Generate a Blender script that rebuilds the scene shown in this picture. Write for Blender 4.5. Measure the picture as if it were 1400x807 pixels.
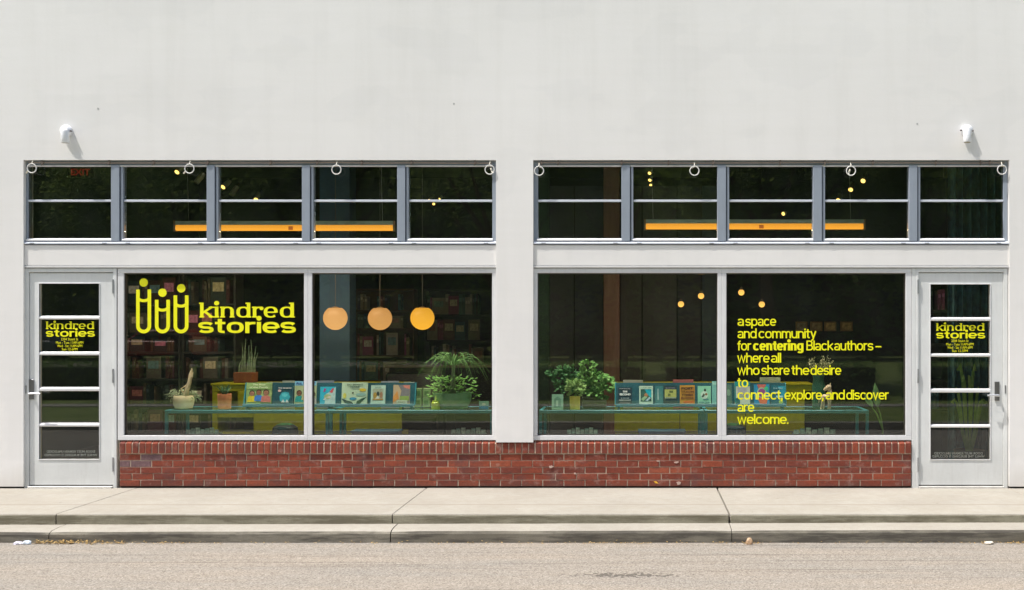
import bpy, bmesh, math, random
from mathutils import Vector, Matrix
random.seed(7)
R = math.radians
scene = bpy.context.scene
col = scene.collection
for o in list(bpy.data.objects): bpy.data.objects.remove(o)

# ---------------------------------------------------------------- camera
D = 11.0            # metres from the camera to the shop front (plane y = 0)
HC = 1.593          # eye height above the pavement
cam_d = bpy.data.cameras.new('camera'); cam = bpy.data.objects.new('camera', cam_d); col.objects.link(cam)
cam.location = (0, -D, HC); cam.rotation_euler = (R(90), 0, 0)
cam_d.sensor_width = 36; cam_d.lens = 39.6; cam_d.shift_x = -0.125; cam_d.shift_y = 0.0296
cam_d.clip_start = 0.1; cam_d.clip_end = 1000
scene.camera = cam
# ---------------------------------------------------------------- sky and sun
SUN = Vector((-0.44, -0.21, 1.0)).normalized()
w = bpy.data.worlds.new('World'); scene.world = w; w.use_nodes = True
nt = w.node_tree; bg = nt.nodes['Background']
sky = nt.nodes.new('ShaderNodeTexSky'); sky.sky_type = 'NISHITA'; sky.sun_disc = False
sky.sun_elevation = math.asin(SUN.z); sky.sun_rotation = math.atan2(SUN.x, SUN.y)
sky.air_density = 1.2; sky.dust_density = 3.5; sky.ozone_density = 1.0
nt.links.new(sky.outputs[0], bg.inputs[0]); bg.inputs[1].default_value = 0.13
sd = bpy.data.lights.new('sun', 'SUN'); sd.energy = 3.6; sd.angle = R(0.6); sd.color = (1.0, 0.965, 0.91)
so = bpy.data.objects.new('sun', sd); col.objects.link(so); so.rotation_euler = SUN.to_track_quat('Z', 'Y').to_euler()
scene.view_settings.view_transform = 'Standard'; scene.view_settings.look = 'None'
scene.view_settings.exposure = 0.55; scene.view_settings.gamma = 1.0
scene.render.engine = 'CYCLES'
scene.cycles.max_bounces = 9; scene.cycles.transparent_max_bounces = 16; scene.cycles.diffuse_bounces = 4
scene.cycles.use_denoising = True
scene.cycles.sample_clamp_indirect = 6

# ---------------------------------------------------------------- measures
PX = 140.0
def F(y): return (D + y) / D
def X(px, y=0.0): return (px - 875) / PX * F(y)
def Z(py, y=0.0): return HC - (py - 445) / PX * F(y)

# ---------------------------------------------------------------- materials
_m = {}
def newmat(name):
    m = bpy.data.materials.new(name); m.use_nodes = True
    return m, m.node_tree, m.node_tree.nodes['Principled BSDF']
def N(nt, t, **kw):
    n = nt.nodes.new('ShaderNode' + t)
    for k, v in kw.items():
        if k.startswith('i_'):
            n.inputs[int(k[2:])].default_value = v
        else: setattr(n, k, v)
    return n
def noise(nt, vec, scale, detail=4, rough=.55, dist=0):
    n = N(nt, 'TexNoise'); n.inputs['Scale'].default_value = scale; n.inputs['Detail'].default_value = detail
    n.inputs['Roughness'].default_value = rough; n.inputs['Distortion'].default_value = dist
    nt.links.new(vec, n.inputs['Vector']); return n.outputs['Fac']
def coord(nt, scale=(1, 1, 1), kind='Object'):
    if kind == 'World':
        g = N(nt, 'NewGeometry'); src = g.outputs['Position']
    else:
        g = N(nt, 'TexCoord'); src = g.outputs[kind]
    mp = N(nt, 'Mapping'); mp.inputs['Scale'].default_value = scale
    nt.links.new(src, mp.inputs['Vector']); return mp.outputs[0]
def ramp(nt, fac, stops):
    r = N(nt, 'ValToRGB'); e = r.color_ramp.elements
    while len(e) > 1: e.remove(e[0])
    for i, (p, c) in enumerate(stops):
        el = e[0] if i == 0 else e.new(p)
        el.position = p; el.color = (c[0], c[1], c[2], 1) if not isinstance(c, float) else (c, c, c, 1)
    nt.links.new(fac, r.inputs[0]); return r.outputs[0]
def mix(nt, a, b, fac, mode='MIX'):
    n = N(nt, 'Mix', data_type='RGBA', blend_type=mode)
    for s, v in ((0, fac), (6, a), (7, b)):
        if hasattr(v, 'links') or hasattr(v, 'is_linked'): nt.links.new(v, n.inputs[s])
        elif s == 0: n.inputs[0].default_value = v
        else: n.inputs[s].default_value = (v[0], v[1], v[2], 1)
    return n.outputs[2]
def mth(nt, op, a, b=0.0, c=0.0, clamp=False):
    n = N(nt, 'Math', operation=op, use_clamp=clamp)
    for s, v in ((0, a), (1, b), (2, c)):
        if hasattr(v, 'is_linked'): nt.links.new(v, n.inputs[s])
        else: n.inputs[s].default_value = v
    return n.outputs[0]
def bump(nt, bs, h, dist, strength=1.0, prev=None):
    b = N(nt, 'Bump'); b.inputs['Distance'].default_value = dist; b.inputs['Strength'].default_value = strength
    nt.links.new(h, b.inputs['Height'])
    if prev: nt.links.new(prev, b.inputs['Normal'])
    nt.links.new(b.outputs[0], bs.inputs['Normal']); return b.outputs[0]

def M(c, rough=.6, metal=0.0, var=.12, scale=14, name=None, spec=.4):
    """plain painted / printed surface with a little wear in it"""
    key = (tuple(round(v, 3) for v in c), rough, metal, var, scale)
    if key in _m: return _m[key]
    m, nt, bs = newmat(name or 'paint')
    v = coord(nt); n = noise(nt, v, scale, 4)
    lo = [x * (1 - var) for x in c]; hi = [min(1, x * (1 + var)) for x in c]
    nt.links.new(ramp(nt, n, [(.3, lo), (.7, hi)]), bs.inputs['Base Color'])
    bs.inputs['Roughness'].default_value = rough; bs.inputs['Metallic'].default_value = metal
    bs.inputs['Specular IOR Level'].default_value = spec
    _m[key] = m; return m
def emit(c, s, name):
    m, nt, bs = newmat(name)
    bs.inputs['Base Color'].default_value = (c[0] * .12, c[1] * .12, c[2] * .12, 1); bs.inputs['Emission Color'].default_value = (*c, 1)
    tc = N(nt, 'TexCoord'); sx = N(nt, 'SeparateXYZ'); nt.links.new(tc.outputs['Generated'], sx.inputs[0])
    nt.links.new(ramp(nt, sx.outputs[2], [(0.0, s * 1.18), (.5, s), (1.0, s * .80)]), bs.inputs['Emission Strength'])
    return m

# white stucco of the front
def stucco():
    m, nt, bs = newmat('white_stucco')
    v = coord(nt, kind='World')
    big = noise(nt, v, .55, 5, .6)
    st = noise(nt, coord(nt, (2.2, 2.2, .16), 'World'), 2.2, 5, .65)      # rain streaks
    hz = noise(nt, coord(nt, (.25, .25, 5), 'World'), 2.0, 4, .6)
    c = ramp(nt, big, [(.3, (.775, .758, .738)), (.7, (.83, .813, .793))])
    c = mix(nt, c, ramp(nt, st, [(.34, (.972, .972, .968)), (.52, (1, 1, 1))]), 1, 'MULTIPLY')
    c = mix(nt, c, ramp(nt, hz, [(.3, (.985, .985, .98)), (.6, (1, 1, 1))]), 1, 'MULTIPLY')
    pa = noise(nt, coord(nt, (1, 1, 1.6), 'World'), 1.1, 3, .5)
    c = mix(nt, c, ramp(nt, pa, [(.44, (.978, .98, .982)), (.47, (1, 1, 1))]), 1, 'MULTIPLY')
    pit = N(nt, 'TexVoronoi'); pit.inputs['Scale'].default_value = 1.1; nt.links.new(v, pit.inputs['Vector'])
    c = mix(nt, (.42, .42, .41), c, ramp(nt, pit.outputs['Distance'], [(.006, .2), (.013, 1.0)]))
    # dirt that climbs from the pavement
    sx = N(nt, 'SeparateXYZ'); nt.links.new(v, sx.inputs[0])
    lowz = mth(nt, 'ADD', sx.outputs[2], mth(nt, 'MULTIPLY', noise(nt, coord(nt, (6, 6, 1), 'World'), 1.5, 4), .35))
    c = mix(nt, c, ramp(nt, lowz, [(.12, (.82, .80, .76)), (.42, (1, 1, 1))]), 1, 'MULTIPLY')
    nt.links.new(c, bs.inputs['Base Color']); bs.inputs['Roughness'].default_value = .85
    h1 = noise(nt, v, 34, 5, .6); h2 = noise(nt, coord(nt, (1, 1, 4.5), 'World'), 2.6, 3)
    b1 = bump(nt, bs, h1, .0016, .35)
    bump(nt, bs, h2, .004, .22, b1)
    return m
MW = stucco()
def frame_paint(name, base, rough=.45):
    m, nt, bs = newmat(name)
    v = coord(nt, kind='World'); n = noise(nt, v, 3.5, 5, .6)
    c = ramp(nt, n, [(.3, [x * .9 for x in base]), (.7, base)])
    d = noise(nt, coord(nt, (9, 9, 1.2), 'World'), 4, 4)
    c = mix(nt, c, ramp(nt, d, [(.3, (.95, .945, .94)), (.5, (1, 1, 1))]), 1, 'MULTIPLY')
    sx = N(nt, 'SeparateXYZ'); nt.links.new(v, sx.inputs[0]); sc = noise(nt, coord(nt, (1, 1, 3), 'World'), 24, 6, .75)
    lo = ramp(nt, mth(nt, 'ADD', sx.outputs[2], mth(nt, 'MULTIPLY', sc, .5)), [(.25, 1.0), (.75, 0.0)])
    c = mix(nt, c, (.30, .28, .24), mth(nt, 'MULTIPLY', lo, .22)); c = mix(nt, c, (.25, .23, .21), mth(nt, 'MULTIPLY', ramp(nt, sc, [(.66, 0.0), (.72, 1.0)]), .35))
    nt.links.new(c, bs.inputs['Base Color']); bs.inputs['Roughness'].default_value = rough
    bump(nt, bs, noise(nt, v, 60, 3), .0006, .4)
    return m
MF = frame_paint('white_frame_paint', (.74, .74, .745))
MD = frame_paint('door_paint', (.74, .755, .745))
MT = frame_paint('blue_grey_frame_paint', (.30, .34, .40))
MTL = frame_paint('pale_sash_paint', (.66, .70, .78))
MSO = frame_paint('weathered_trim_paint', (.50, .44, .37), .7)

def glass(name, tint, rough=0.0):
    m = bpy.data.materials.new(name); m.use_nodes = True; nt = m.node_tree; nt.nodes.clear()
    out = N(nt, 'OutputMaterial'); tr = N(nt, 'BsdfTransparent'); gl = N(nt, 'BsdfGlossy')
    tr.inputs[0].default_value = (*tint, 1); gl.inputs[0].default_value = (1, 1, 1, 1); gl.inputs['Roughness'].default_value = rough
    fr = N(nt, 'Fresnel'); fr.inputs[0].default_value = 1.5
    # float-glass ripple
    v = coord(nt, (1, 1, 1), 'World'); b = N(nt, 'Bump'); b.inputs['Distance'].default_value = .004; b.inputs['Strength'].default_value = .022
    nt.links.new(noise(nt, v, 1.6, 2), b.inputs['Height']); nt.links.new(b.outputs[0], gl.inputs['Normal'])
    mx = N(nt, 'MixShader'); nt.links.new(fr.outputs[0], mx.inputs[0]); nt.links.new(tr.outputs[0], mx.inputs[1]); nt.links.new(gl.outputs[0], mx.inputs[2])
    # dust film, its greenish tone raised to paint a soft reflected haze
    df = N(nt, 'BsdfDiffuse'); df.inputs[0].default_value = (.42, .50, .42, 1)
    mx2 = N(nt, 'MixShader'); nt.links.new(ramp(nt, noise(nt, coord(nt, (1, 1, .5), 'World'), 3.0, 5, .65), [(.3, .004), (.75, .017)]), mx2.inputs[0])
    nt.links.new(mx.outputs[0], mx2.inputs[1]); nt.links.new(df.outputs[0], mx2.inputs[2])
    nt.links.new(mx2.outputs[0], out.inputs[0]); return m
MG = glass('window_glass', (.965, .985, .975))
MGT = glass('transom_glass', (.88, .92, .88))
MGD = glass('table_glass', (.55, .75, .70))
MGC = glass('clear_glass', (.85, .92, .88))

YEL = (.93, .91, .003)
def vinyl():
    m, nt, bs = newmat('yellow_vinyl')
    v = coord(nt, kind='World')
    nt.links.new(ramp(nt, noise(nt, v, 6, 3), [(.3, (.88, .86, .003)), (.7, YEL)]), bs.inputs['Base Color'])
    bs.inputs['Roughness'].default_value = .5; return m
MY = vinyl()

def brick_mat():
    m, nt, bs = newmat('red_brick')
    oi = N(nt, 'ObjectInfo'); v = coord(nt, kind='World')
    c = ramp(nt, oi.outputs['Random'], [(0, (.17, .036, .020)), (.3, (.215, .043, .021)), (.6, (.245, .049, .023)), (.85, (.285, .060, .026)), (.95, (.17, .036, .022)), (1, (.34, .080, .036))])
    n = noise(nt, v, 55, 6, .7)
    c = mix(nt, c, ramp(nt, n, [(.3, (.62, .60, .60)), (.55, (1, 1, 1)), (.8, (1.2, 1.15, 1.1))]), 1, 'MULTIPLY')
    sm = noise(nt, v, 9, 6, .75)     # smeared mortar / lime
    c = mix(nt, c, (.50, .38, .32), mth(nt, 'MULTIPLY', ramp(nt, sm, [(.56, 0.0), (.75, 1.0)]), .5))
    dk = noise(nt, coord(nt, (1, 1, 2), 'World'), 3.2, 5, .7)
    c = mix(nt, c, (.09, .05, .05), mth(nt, 'MULTIPLY', ramp(nt, dk, [(.50, 0.0), (.70, 1.0)]), .6))
    sx = N(nt, 'SeparateXYZ'); nt.links.new(v, sx.inputs[0]); wb_ = noise(nt, v, 5, 5, .7)
    c = mix(nt, c, (.10, .065, .05), mth(nt, 'MULTIPLY', ramp(nt, mth(nt, 'ADD', sx.outputs[2], mth(nt, 'MULTIPLY', wb_, .12)), [(.05, 1.0), (.13, 0.0)]), .55))
    nt.links.new(c, bs.inputs['Base Color']); bs.inputs['Roughness'].default_value = .88
    bump(nt, bs, n, .0025, .7); return m
MB_ = brick_mat()
def brick_dark():
    m, nt, bs = newmat('mauve_brick'); v = coord(nt, kind='World'); n = noise(nt, v, 50, 6, .7)
    nt.links.new(ramp(nt, n, [(.3, (.10, .055, .06)), (.6, (.19, .11, .115)), (.8, (.30, .2, .18))]), bs.inputs['Base Color'])
    bs.inputs['Roughness'].default_value = .9; bump(nt, bs, n, .0025, .7); return m
MBD = brick_dark()
def mortar():
    m, nt, bs = newmat('mortar'); v = coord(nt, kind='World'); n = noise(nt, v, 40, 5, .7); b = noise(nt, v, 2.2, 4)
    c = ramp(nt, n, [(.3, (.38, .29, .22)), (.7, (.60, .49, .38))])
    c = mix(nt, c, (.24, .13, .10), ramp(nt, b, [(.48, 0.0), (.8, .8)]))
    nt.links.new(c, bs.inputs['Base Color']); bs.inputs['Roughness'].default_value = .95; bump(nt, bs, n, .003, .8); return m
MMO = mortar()

def concrete(name, a, b, dark=0.0, line=None, dirt=(.16, .13, .09)):
    m, nt, bs = newmat(name); v = coord(nt, kind='World')
    n = noise(nt, v, 1.3, 6, .62); f = noise(nt, v, 130, 4, .7); md = noise(nt, v, 14, 5, .6)
    c = ramp(nt, n, [(.3, a), (.7, b)])
    c = mix(nt, c, ramp(nt, f, [(.3, (.80, .79, .77)), (.55, (1, 1, 1)), (.75, (1.1, 1.1, 1.1))]), 1, 'MULTIPLY')
    c = mix(nt, c, ramp(nt, md, [(.3, (.90, .89, .87)), (.6, (1, 1, 1))]), 1, 'MULTIPLY')
    if dark:
        s = noise(nt, coord(nt, (.7, 1, 6), 'World'), 3.0, 6, .7)
        c = mix(nt, c, dirt, mth(nt, 'MULTIPLY', ramp(nt, s, [(.42, 0.0), (.58, 1.0)]), dark))
    sp = N(nt, 'TexVoronoi'); sp.inputs['Scale'].default_value = 3.4; nt.links.new(v, sp.inputs['Vector'])
    c = mix(nt, (.13, .11, .09), c, ramp(nt, sp.outputs['Distance'], [(.03, .5), (.05, 1.0)]))
    if line is not None:
        sx = N(nt, 'SeparateXYZ'); nt.links.new(v, sx.inputs[0])
        dd = mth(nt, 'ABSOLUTE', mth(nt, 'ADD', sx.outputs[1], -line))
        c = mix(nt, (.25, .21, .17), c, ramp(nt, dd, [(.006, .25), (.03, 1.0)]))
    nt.links.new(c, bs.inputs['Base Color']); bs.inputs['Roughness'].default_value = .93
    b1 = bump(nt, bs, f, .0015, .6); bump(nt, bs, md, .004, .35, b1); return m
MC = concrete('pavement_concrete', (.335, .31, .265), (.41, .385, .335), .2, line=-.99, dirt=(.30, .26, .20))
MCR = concrete('kerb_riser_concrete', (.20, .185, .13), (.35, .33, .25), .75, dirt=(.115, .10, .065))
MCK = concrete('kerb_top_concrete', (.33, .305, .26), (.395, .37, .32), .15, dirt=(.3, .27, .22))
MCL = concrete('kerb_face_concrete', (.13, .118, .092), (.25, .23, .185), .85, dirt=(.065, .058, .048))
def asphalt():
    m, nt, bs = newmat('worn_asphalt'); v = coord(nt, kind='World')
    vo = N(nt, 'TexVoronoi'); vo.inputs['Scale'].default_value = 105; nt.links.new(v, vo.inputs['Vector'])
    bw = N(nt, 'RGBToBW'); nt.links.new(vo.outputs['Color'], bw.inputs[0])
    c = ramp(nt, bw.outputs[0], [(.1, (.165, .145, .12)), (.35, (.262, .235, .20)), (.65, (.318, .29, .25)), (.9, (.41, .385, .345))])
    fine = noise(nt, v, 230, 3, .7)
    c = mix(nt, c, ramp(nt, fine, [(.3, (.72, .70, .68)), (.6, (1.05, 1.05, 1.05))]), 1, 'MULTIPLY')
    big = noise(nt, coord(nt, (.35, 2.2, 1), 'World'), 1.6, 5, .6)
    c = mix(nt, c, ramp(nt, big, [(.3, (.86, .88, .90)), (.7, (1.05, 1.0, .95))]), 1, 'MULTIPLY')
    # long seams that run along the street
    lines = noise(nt, coord(nt, (.12, 9, 1), 'World'), 2.0, 3, .7)
    c = mix(nt, c, ramp(nt, lines, [(.33, (.70, .68, .66)), (.41, (1, 1, 1))]), 1, 'MULTIPLY')
    # ravelled patch with holes
    sx = N(nt, 'SeparateXYZ'); nt.links.new(v, sx.inputs[0])
    ex = mth(nt, 'DIVIDE', mth(nt, 'ADD', sx.outputs[0], .10), .52); ey = mth(nt, 'DIVIDE', mth(nt, 'ADD', sx.outputs[1], 2.96), .10)
    r2 = mth(nt, 'ADD', mth(nt, 'MULTIPLY', ex, ex), mth(nt, 'MULTIPLY', ey, ey))
    hole = noise(nt, coord(nt, (1, .8, 1), 'World'), 30, 3, .6)
    k = mth(nt, 'SUBTRACT', hole, mth(nt, 'MULTIPLY', r2, .22))
    hm = ramp(nt, k, [(.40, 0.0), (.45, .8)])
    c = mix(nt, c, (.07, .06, .05), hm)
    nt.links.new(c, bs.inputs['Base Color']); bs.inputs['Roughness'].default_value = .95
    bump(nt, bs, bw.outputs[0], .004, .55); return m
MA = asphalt()
def leafmat(name, a, b, scale=3.0, rough=.6):
    m, nt, bs = newmat(name); v = coord(nt); n = noise(nt, v, scale, 3)
    nt.links.new(ramp(nt, n, [(.3, a), (.7, b)]), bs.inputs['Base Color']); bs.inputs['Roughness'].default_value = rough; bs.inputs['Specular IOR Level'].default_value = .25
    return m
ML1 = leafmat('house_plant_leaf', (.05, .16, .02), (.16, .34, .06), 9)
ML2 = leafmat('pale_leaf', (.10, .24, .05), (.28, .42, .14), 9)
ML3 = leafmat('grey_green_leaf', (.16, .24, .12), (.42, .46, .28), 12)
def thinleaf(name, a, b, scale):
    m = leafmat(name, a, b, scale, .7); nt = m.node_tree; bs = nt.nodes['Principled BSDF']; out = [n for n in nt.nodes if n.type == 'OUTPUT_MATERIAL'][0]
    tl = N(nt, 'BsdfTranslucent'); src = bs.inputs['Base Color'].links[0].from_socket
    nt.links.new(mix(nt, src, (.9, 1.0, .3), .12), tl.inputs[0]); mx = N(nt, 'MixShader'); mx.inputs[0].default_value = .45
    nt.links.new(bs.outputs[0], mx.inputs[1]); nt.links.new(tl.outputs[0], mx.inputs[2]); nt.links.new(mx.outputs[0], out.inputs[0]); return m
MTREE = thinleaf('tree_leaf', (.09, .15, .03), (.22, .29, .085), .8)
MHED = thinleaf('hedge_leaf', (.08, .17, .03), (.20, .34, .07), 1.5)
MGR = leafmat('lawn_grass', (.13, .19, .04), (.22, .26, .08), 2)
MBK = leafmat('bark', (.09, .055, .035), (.20, .12, .08), 6)
def wood(name, a, b):
    m, nt, bs = newmat(name); n = noise(nt, coord(nt, (9, 9, 1)), 3, 5, .6, .6)
    nt.links.new(ramp(nt, n, [(.3, a), (.7, b)]), bs.inputs['Base Color']); bs.inputs['Roughness'].default_value = .6; return m
MWD = wood('brown_wood', (.14, .065, .04), (.21, .105, .07))
MDW = wood('driftwood', (.5, .38, .22), (.72, .58, .38))
TEAL = (.03, .22, .24)
MTE = M((.022, .19, .22), .45, name='teal_paint')
MTE2 = M((.018, .10, .125), .5, name='teal_board')
MYW = M((.46, .47, .004), .5, name='chartreuse_board')

# ---------------------------------------------------------------- mesh building
class MB:
    def __init__(s): s.v = []; s.f = []; s.mi = []; s.m = 0
    def add(s, vs, fs):
        b = len(s.v); s.v += [tuple(p) for p in vs]; s.f += [[b + i for i in f] for f in fs]; s.mi += [s.m] * len(fs); return s
    def box(s, x0, x1, y0, y1, z0, z1):
        return s.add([(x0, y0, z0), (x1, y0, z0), (x1, y1, z0), (x0, y1, z0), (x0, y0, z1), (x1, y0, z1), (x1, y1, z1), (x0, y1, z1)],
                     [(0, 3, 2, 1), (4, 5, 6, 7), (0, 1, 5, 4), (1, 2, 6, 5), (2, 3, 7, 6), (3, 0, 4, 7)])
    def prism(s, prof, x0, x1):           # (y, z) outline swept along x
        n = len(prof)
        # make the outline counter-clockwise seen from +x
        ar = sum(prof[i][0] * prof[(i + 1) % n][1] - prof[(i + 1) % n][0] * prof[i][1] for i in range(n))
        if ar < 0: prof = prof[::-1]
        vs = [(x0, p[0], p[1]) for p in prof] + [(x1, p[0], p[1]) for p in prof]
        fs = [tuple(range(n))[::-1], tuple(range(n, 2 * n))] + [(i, (i + 1) % n, n + (i + 1) % n, n + i) for i in range(n)]
        return s.add(vs, fs)
    def tube(s, pts, r, n=8, cap=True):
        pts = [Vector(p) for p in pts]; rs = r if isinstance(r, (list, tuple)) else [r] * len(pts)
        rings = []; up = None
        for i, p in enumerate(pts):
            d = (pts[min(i + 1, len(pts) - 1)] - pts[max(i - 1, 0)]).normalized()
            if up is None:
                up = Vector((0, 0, 1)) if abs(d.z) < .9 else Vector((1, 0, 0))
            a = d.cross(up).normalized(); b = a.cross(d).normalized(); up = b
            rings.append([p + (a * math.cos(2 * math.pi * k / n) + b * math.sin(2 * math.pi * k / n)) * rs[i] for k in range(n)])
        vs = [q for rg in rings for q in rg]; fs = []
        for i in range(len(pts) - 1):
            for k in range(n):
                fs.append((i * n + k, i * n + (k + 1) % n, (i + 1) * n + (k + 1) % n, (i + 1) * n + k))
        if cap: fs += [tuple(range(n))[::-1], tuple(range((len(pts) - 1) * n, len(pts) * n))]
        return s.add(vs, fs)
    def lathe(s, prof, c=(0, 0, 0), n=24, ax='z'):    # prof: (r, h)
        vs = []; fs = []
        for (r, h) in prof:
            for k in range(n):
                a = 2 * math.pi * k / n; u, v = r * math.cos(a), r * math.sin(a)
                p = (u, v, h) if ax == 'z' else ((u, h, v) if ax == 'y' else (h, u, v))
                vs.append((c[0] + p[0], c[1] + p[1], c[2] + p[2]))
        for i in range(len(prof) - 1):
            for k in range(n): fs.append((i * n + k, i * n + (k + 1) % n, (i + 1) * n + (k + 1) % n, (i + 1) * n + k))
        if prof[0][0] > 1e-6: fs.append(tuple(range(n))[::-1])
        if prof[-1][0] > 1e-6: fs.append(tuple(range((len(prof) - 1) * n, len(prof) * n)))
        return s.add(vs, fs)
    def plate(s, poly, y, t=.001):        # (x, z) outline, a thin slab facing -y
        n = len(poly)
        ar = sum(poly[i][0] * poly[(i + 1) % n][1] - poly[(i + 1) % n][0] * poly[i][1] for i in range(n))
        if ar < 0: poly = poly[::-1]
        vs = [(p[0], y, p[1]) for p in poly] + [(p[0], y + t, p[1]) for p in poly]
        fs = [tuple(range(n)), tuple(range(2 * n - 1, n - 1, -1))] + [((i + 1) % n, i, n + i, n + (i + 1) % n) for i in range(n)]
        return s.add(vs, fs)
    def mesh(s, name, mats, bevel=0.0, smooth=False):
        me = bpy.data.meshes.new(name); me.from_pydata(s.v, [], s.f)
        for m in (mats if isinstance(mats, (list, tuple)) else [mats]): me.materials.append(m)
        me.polygons.foreach_set('material_index', s.mi)
        bm = bmesh.new(); bm.from_mesh(me)
        if bevel:
            es = [e for e in bm.edges if len(e.link_faces) == 2 and e.calc_face_angle(0) > .5]
            bmesh.ops.bevel(bm, geom=es, offset=bevel, segments=1, affect='EDGES', clamp_overlap=True)
        if smooth:
            for f in bm.faces: f.smooth = True
            for e in bm.edges:
                if len(e.link_faces) == 2 and e.calc_face_angle(0) > R(38): e.smooth = False
        bm.to_mesh(me); bm.free(); me.update(); return me
    def build(s, name, mats, parent=None, bevel=0.0, smooth=False, loc=None):
        o = bpy.data.objects.new(name, s.mesh(name, mats, bevel, smooth)); col.objects.link(o)
        if parent: o.parent = parent
        if loc: o.location = loc
        return o
def box(*a): return MB().box(*a)
def tag(o, label=None, cat=None, group=None, kind=None):
    if label: o['label'] = label
    if cat: o['category'] = cat
    if group: o['group'] = group
    if kind: o['kind'] = kind
    return o
def empty(name, loc=(0, 0, 0), label=None, cat=None, group=None, parent=None):
    o = bpy.data.objects.new(name, None); o.empty_display_size = .1; col.objects.link(o); o.location = loc
    if parent: o.parent = parent
    return tag(o, label, cat, group)
def struct(mb, name, mats, bevel=0.0):
    return tag(mb.build(name, mats, None, bevel), kind='structure')
def copy_thing(root, loc, label=None, group=None):
    r = root.copy(); col.objects.link(r); r.location = loc
    if label: r['label'] = label
    if group: r['group'] = group
    for ch in list(root.children):
        c = ch.copy(); col.objects.link(c); c.parent = r
        for g in ch.children:
            d = g.copy(); col.objects.link(d); d.parent = c
    return r
def text_mesh(body, mat, width=None, height=None, bold=0.0, mirror=False, align='CENTER', t=.0008):
    cu = bpy.data.curves.new('lettering', 'FONT'); cu.body = body; cu.align_x = align; cu.offset = bold; cu.resolution_u = 2
    cu.extrude = .02
    tmp = bpy.data.objects.new('lettering', cu); col.objects.link(tmp)
    dg = bpy.context.evaluated_depsgraph_get(); me = bpy.data.meshes.new_from_object(tmp.evaluated_get(dg))
    bpy.data.objects.remove(tmp); bpy.data.curves.remove(cu)
    xs = [v.co.x for v in me.vertices]; ys = [v.co.y for v in me.vertices]
    if not xs: return me
    sx = width / (max(xs) - min(xs)) if width else None; sy = height / (max(ys) - min(ys)) if height else None
    if sx is None: sx = sy
    if sy is None: sy = sx
    cx = (max(xs) + min(xs)) / 2; y0 = min(ys)
    for v in me.vertices:
        x, y, z = v.co
        v.co = ((x - cx) * sx * (-1 if mirror else 1), -z / .02 * t / 2, (y - y0) * sy)
    if mirror: me.flip_normals()
    me.materials.clear(); me.materials.append(mat); return me
def text(body, mat, x, y, z, parent=None, name='lettering', **kw):
    o = bpy.data.objects.new(name, text_mesh(body, mat, **kw)); col.objects.link(o); o.location = (x, y, z)
    if parent: o.parent = parent
    return o

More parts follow.
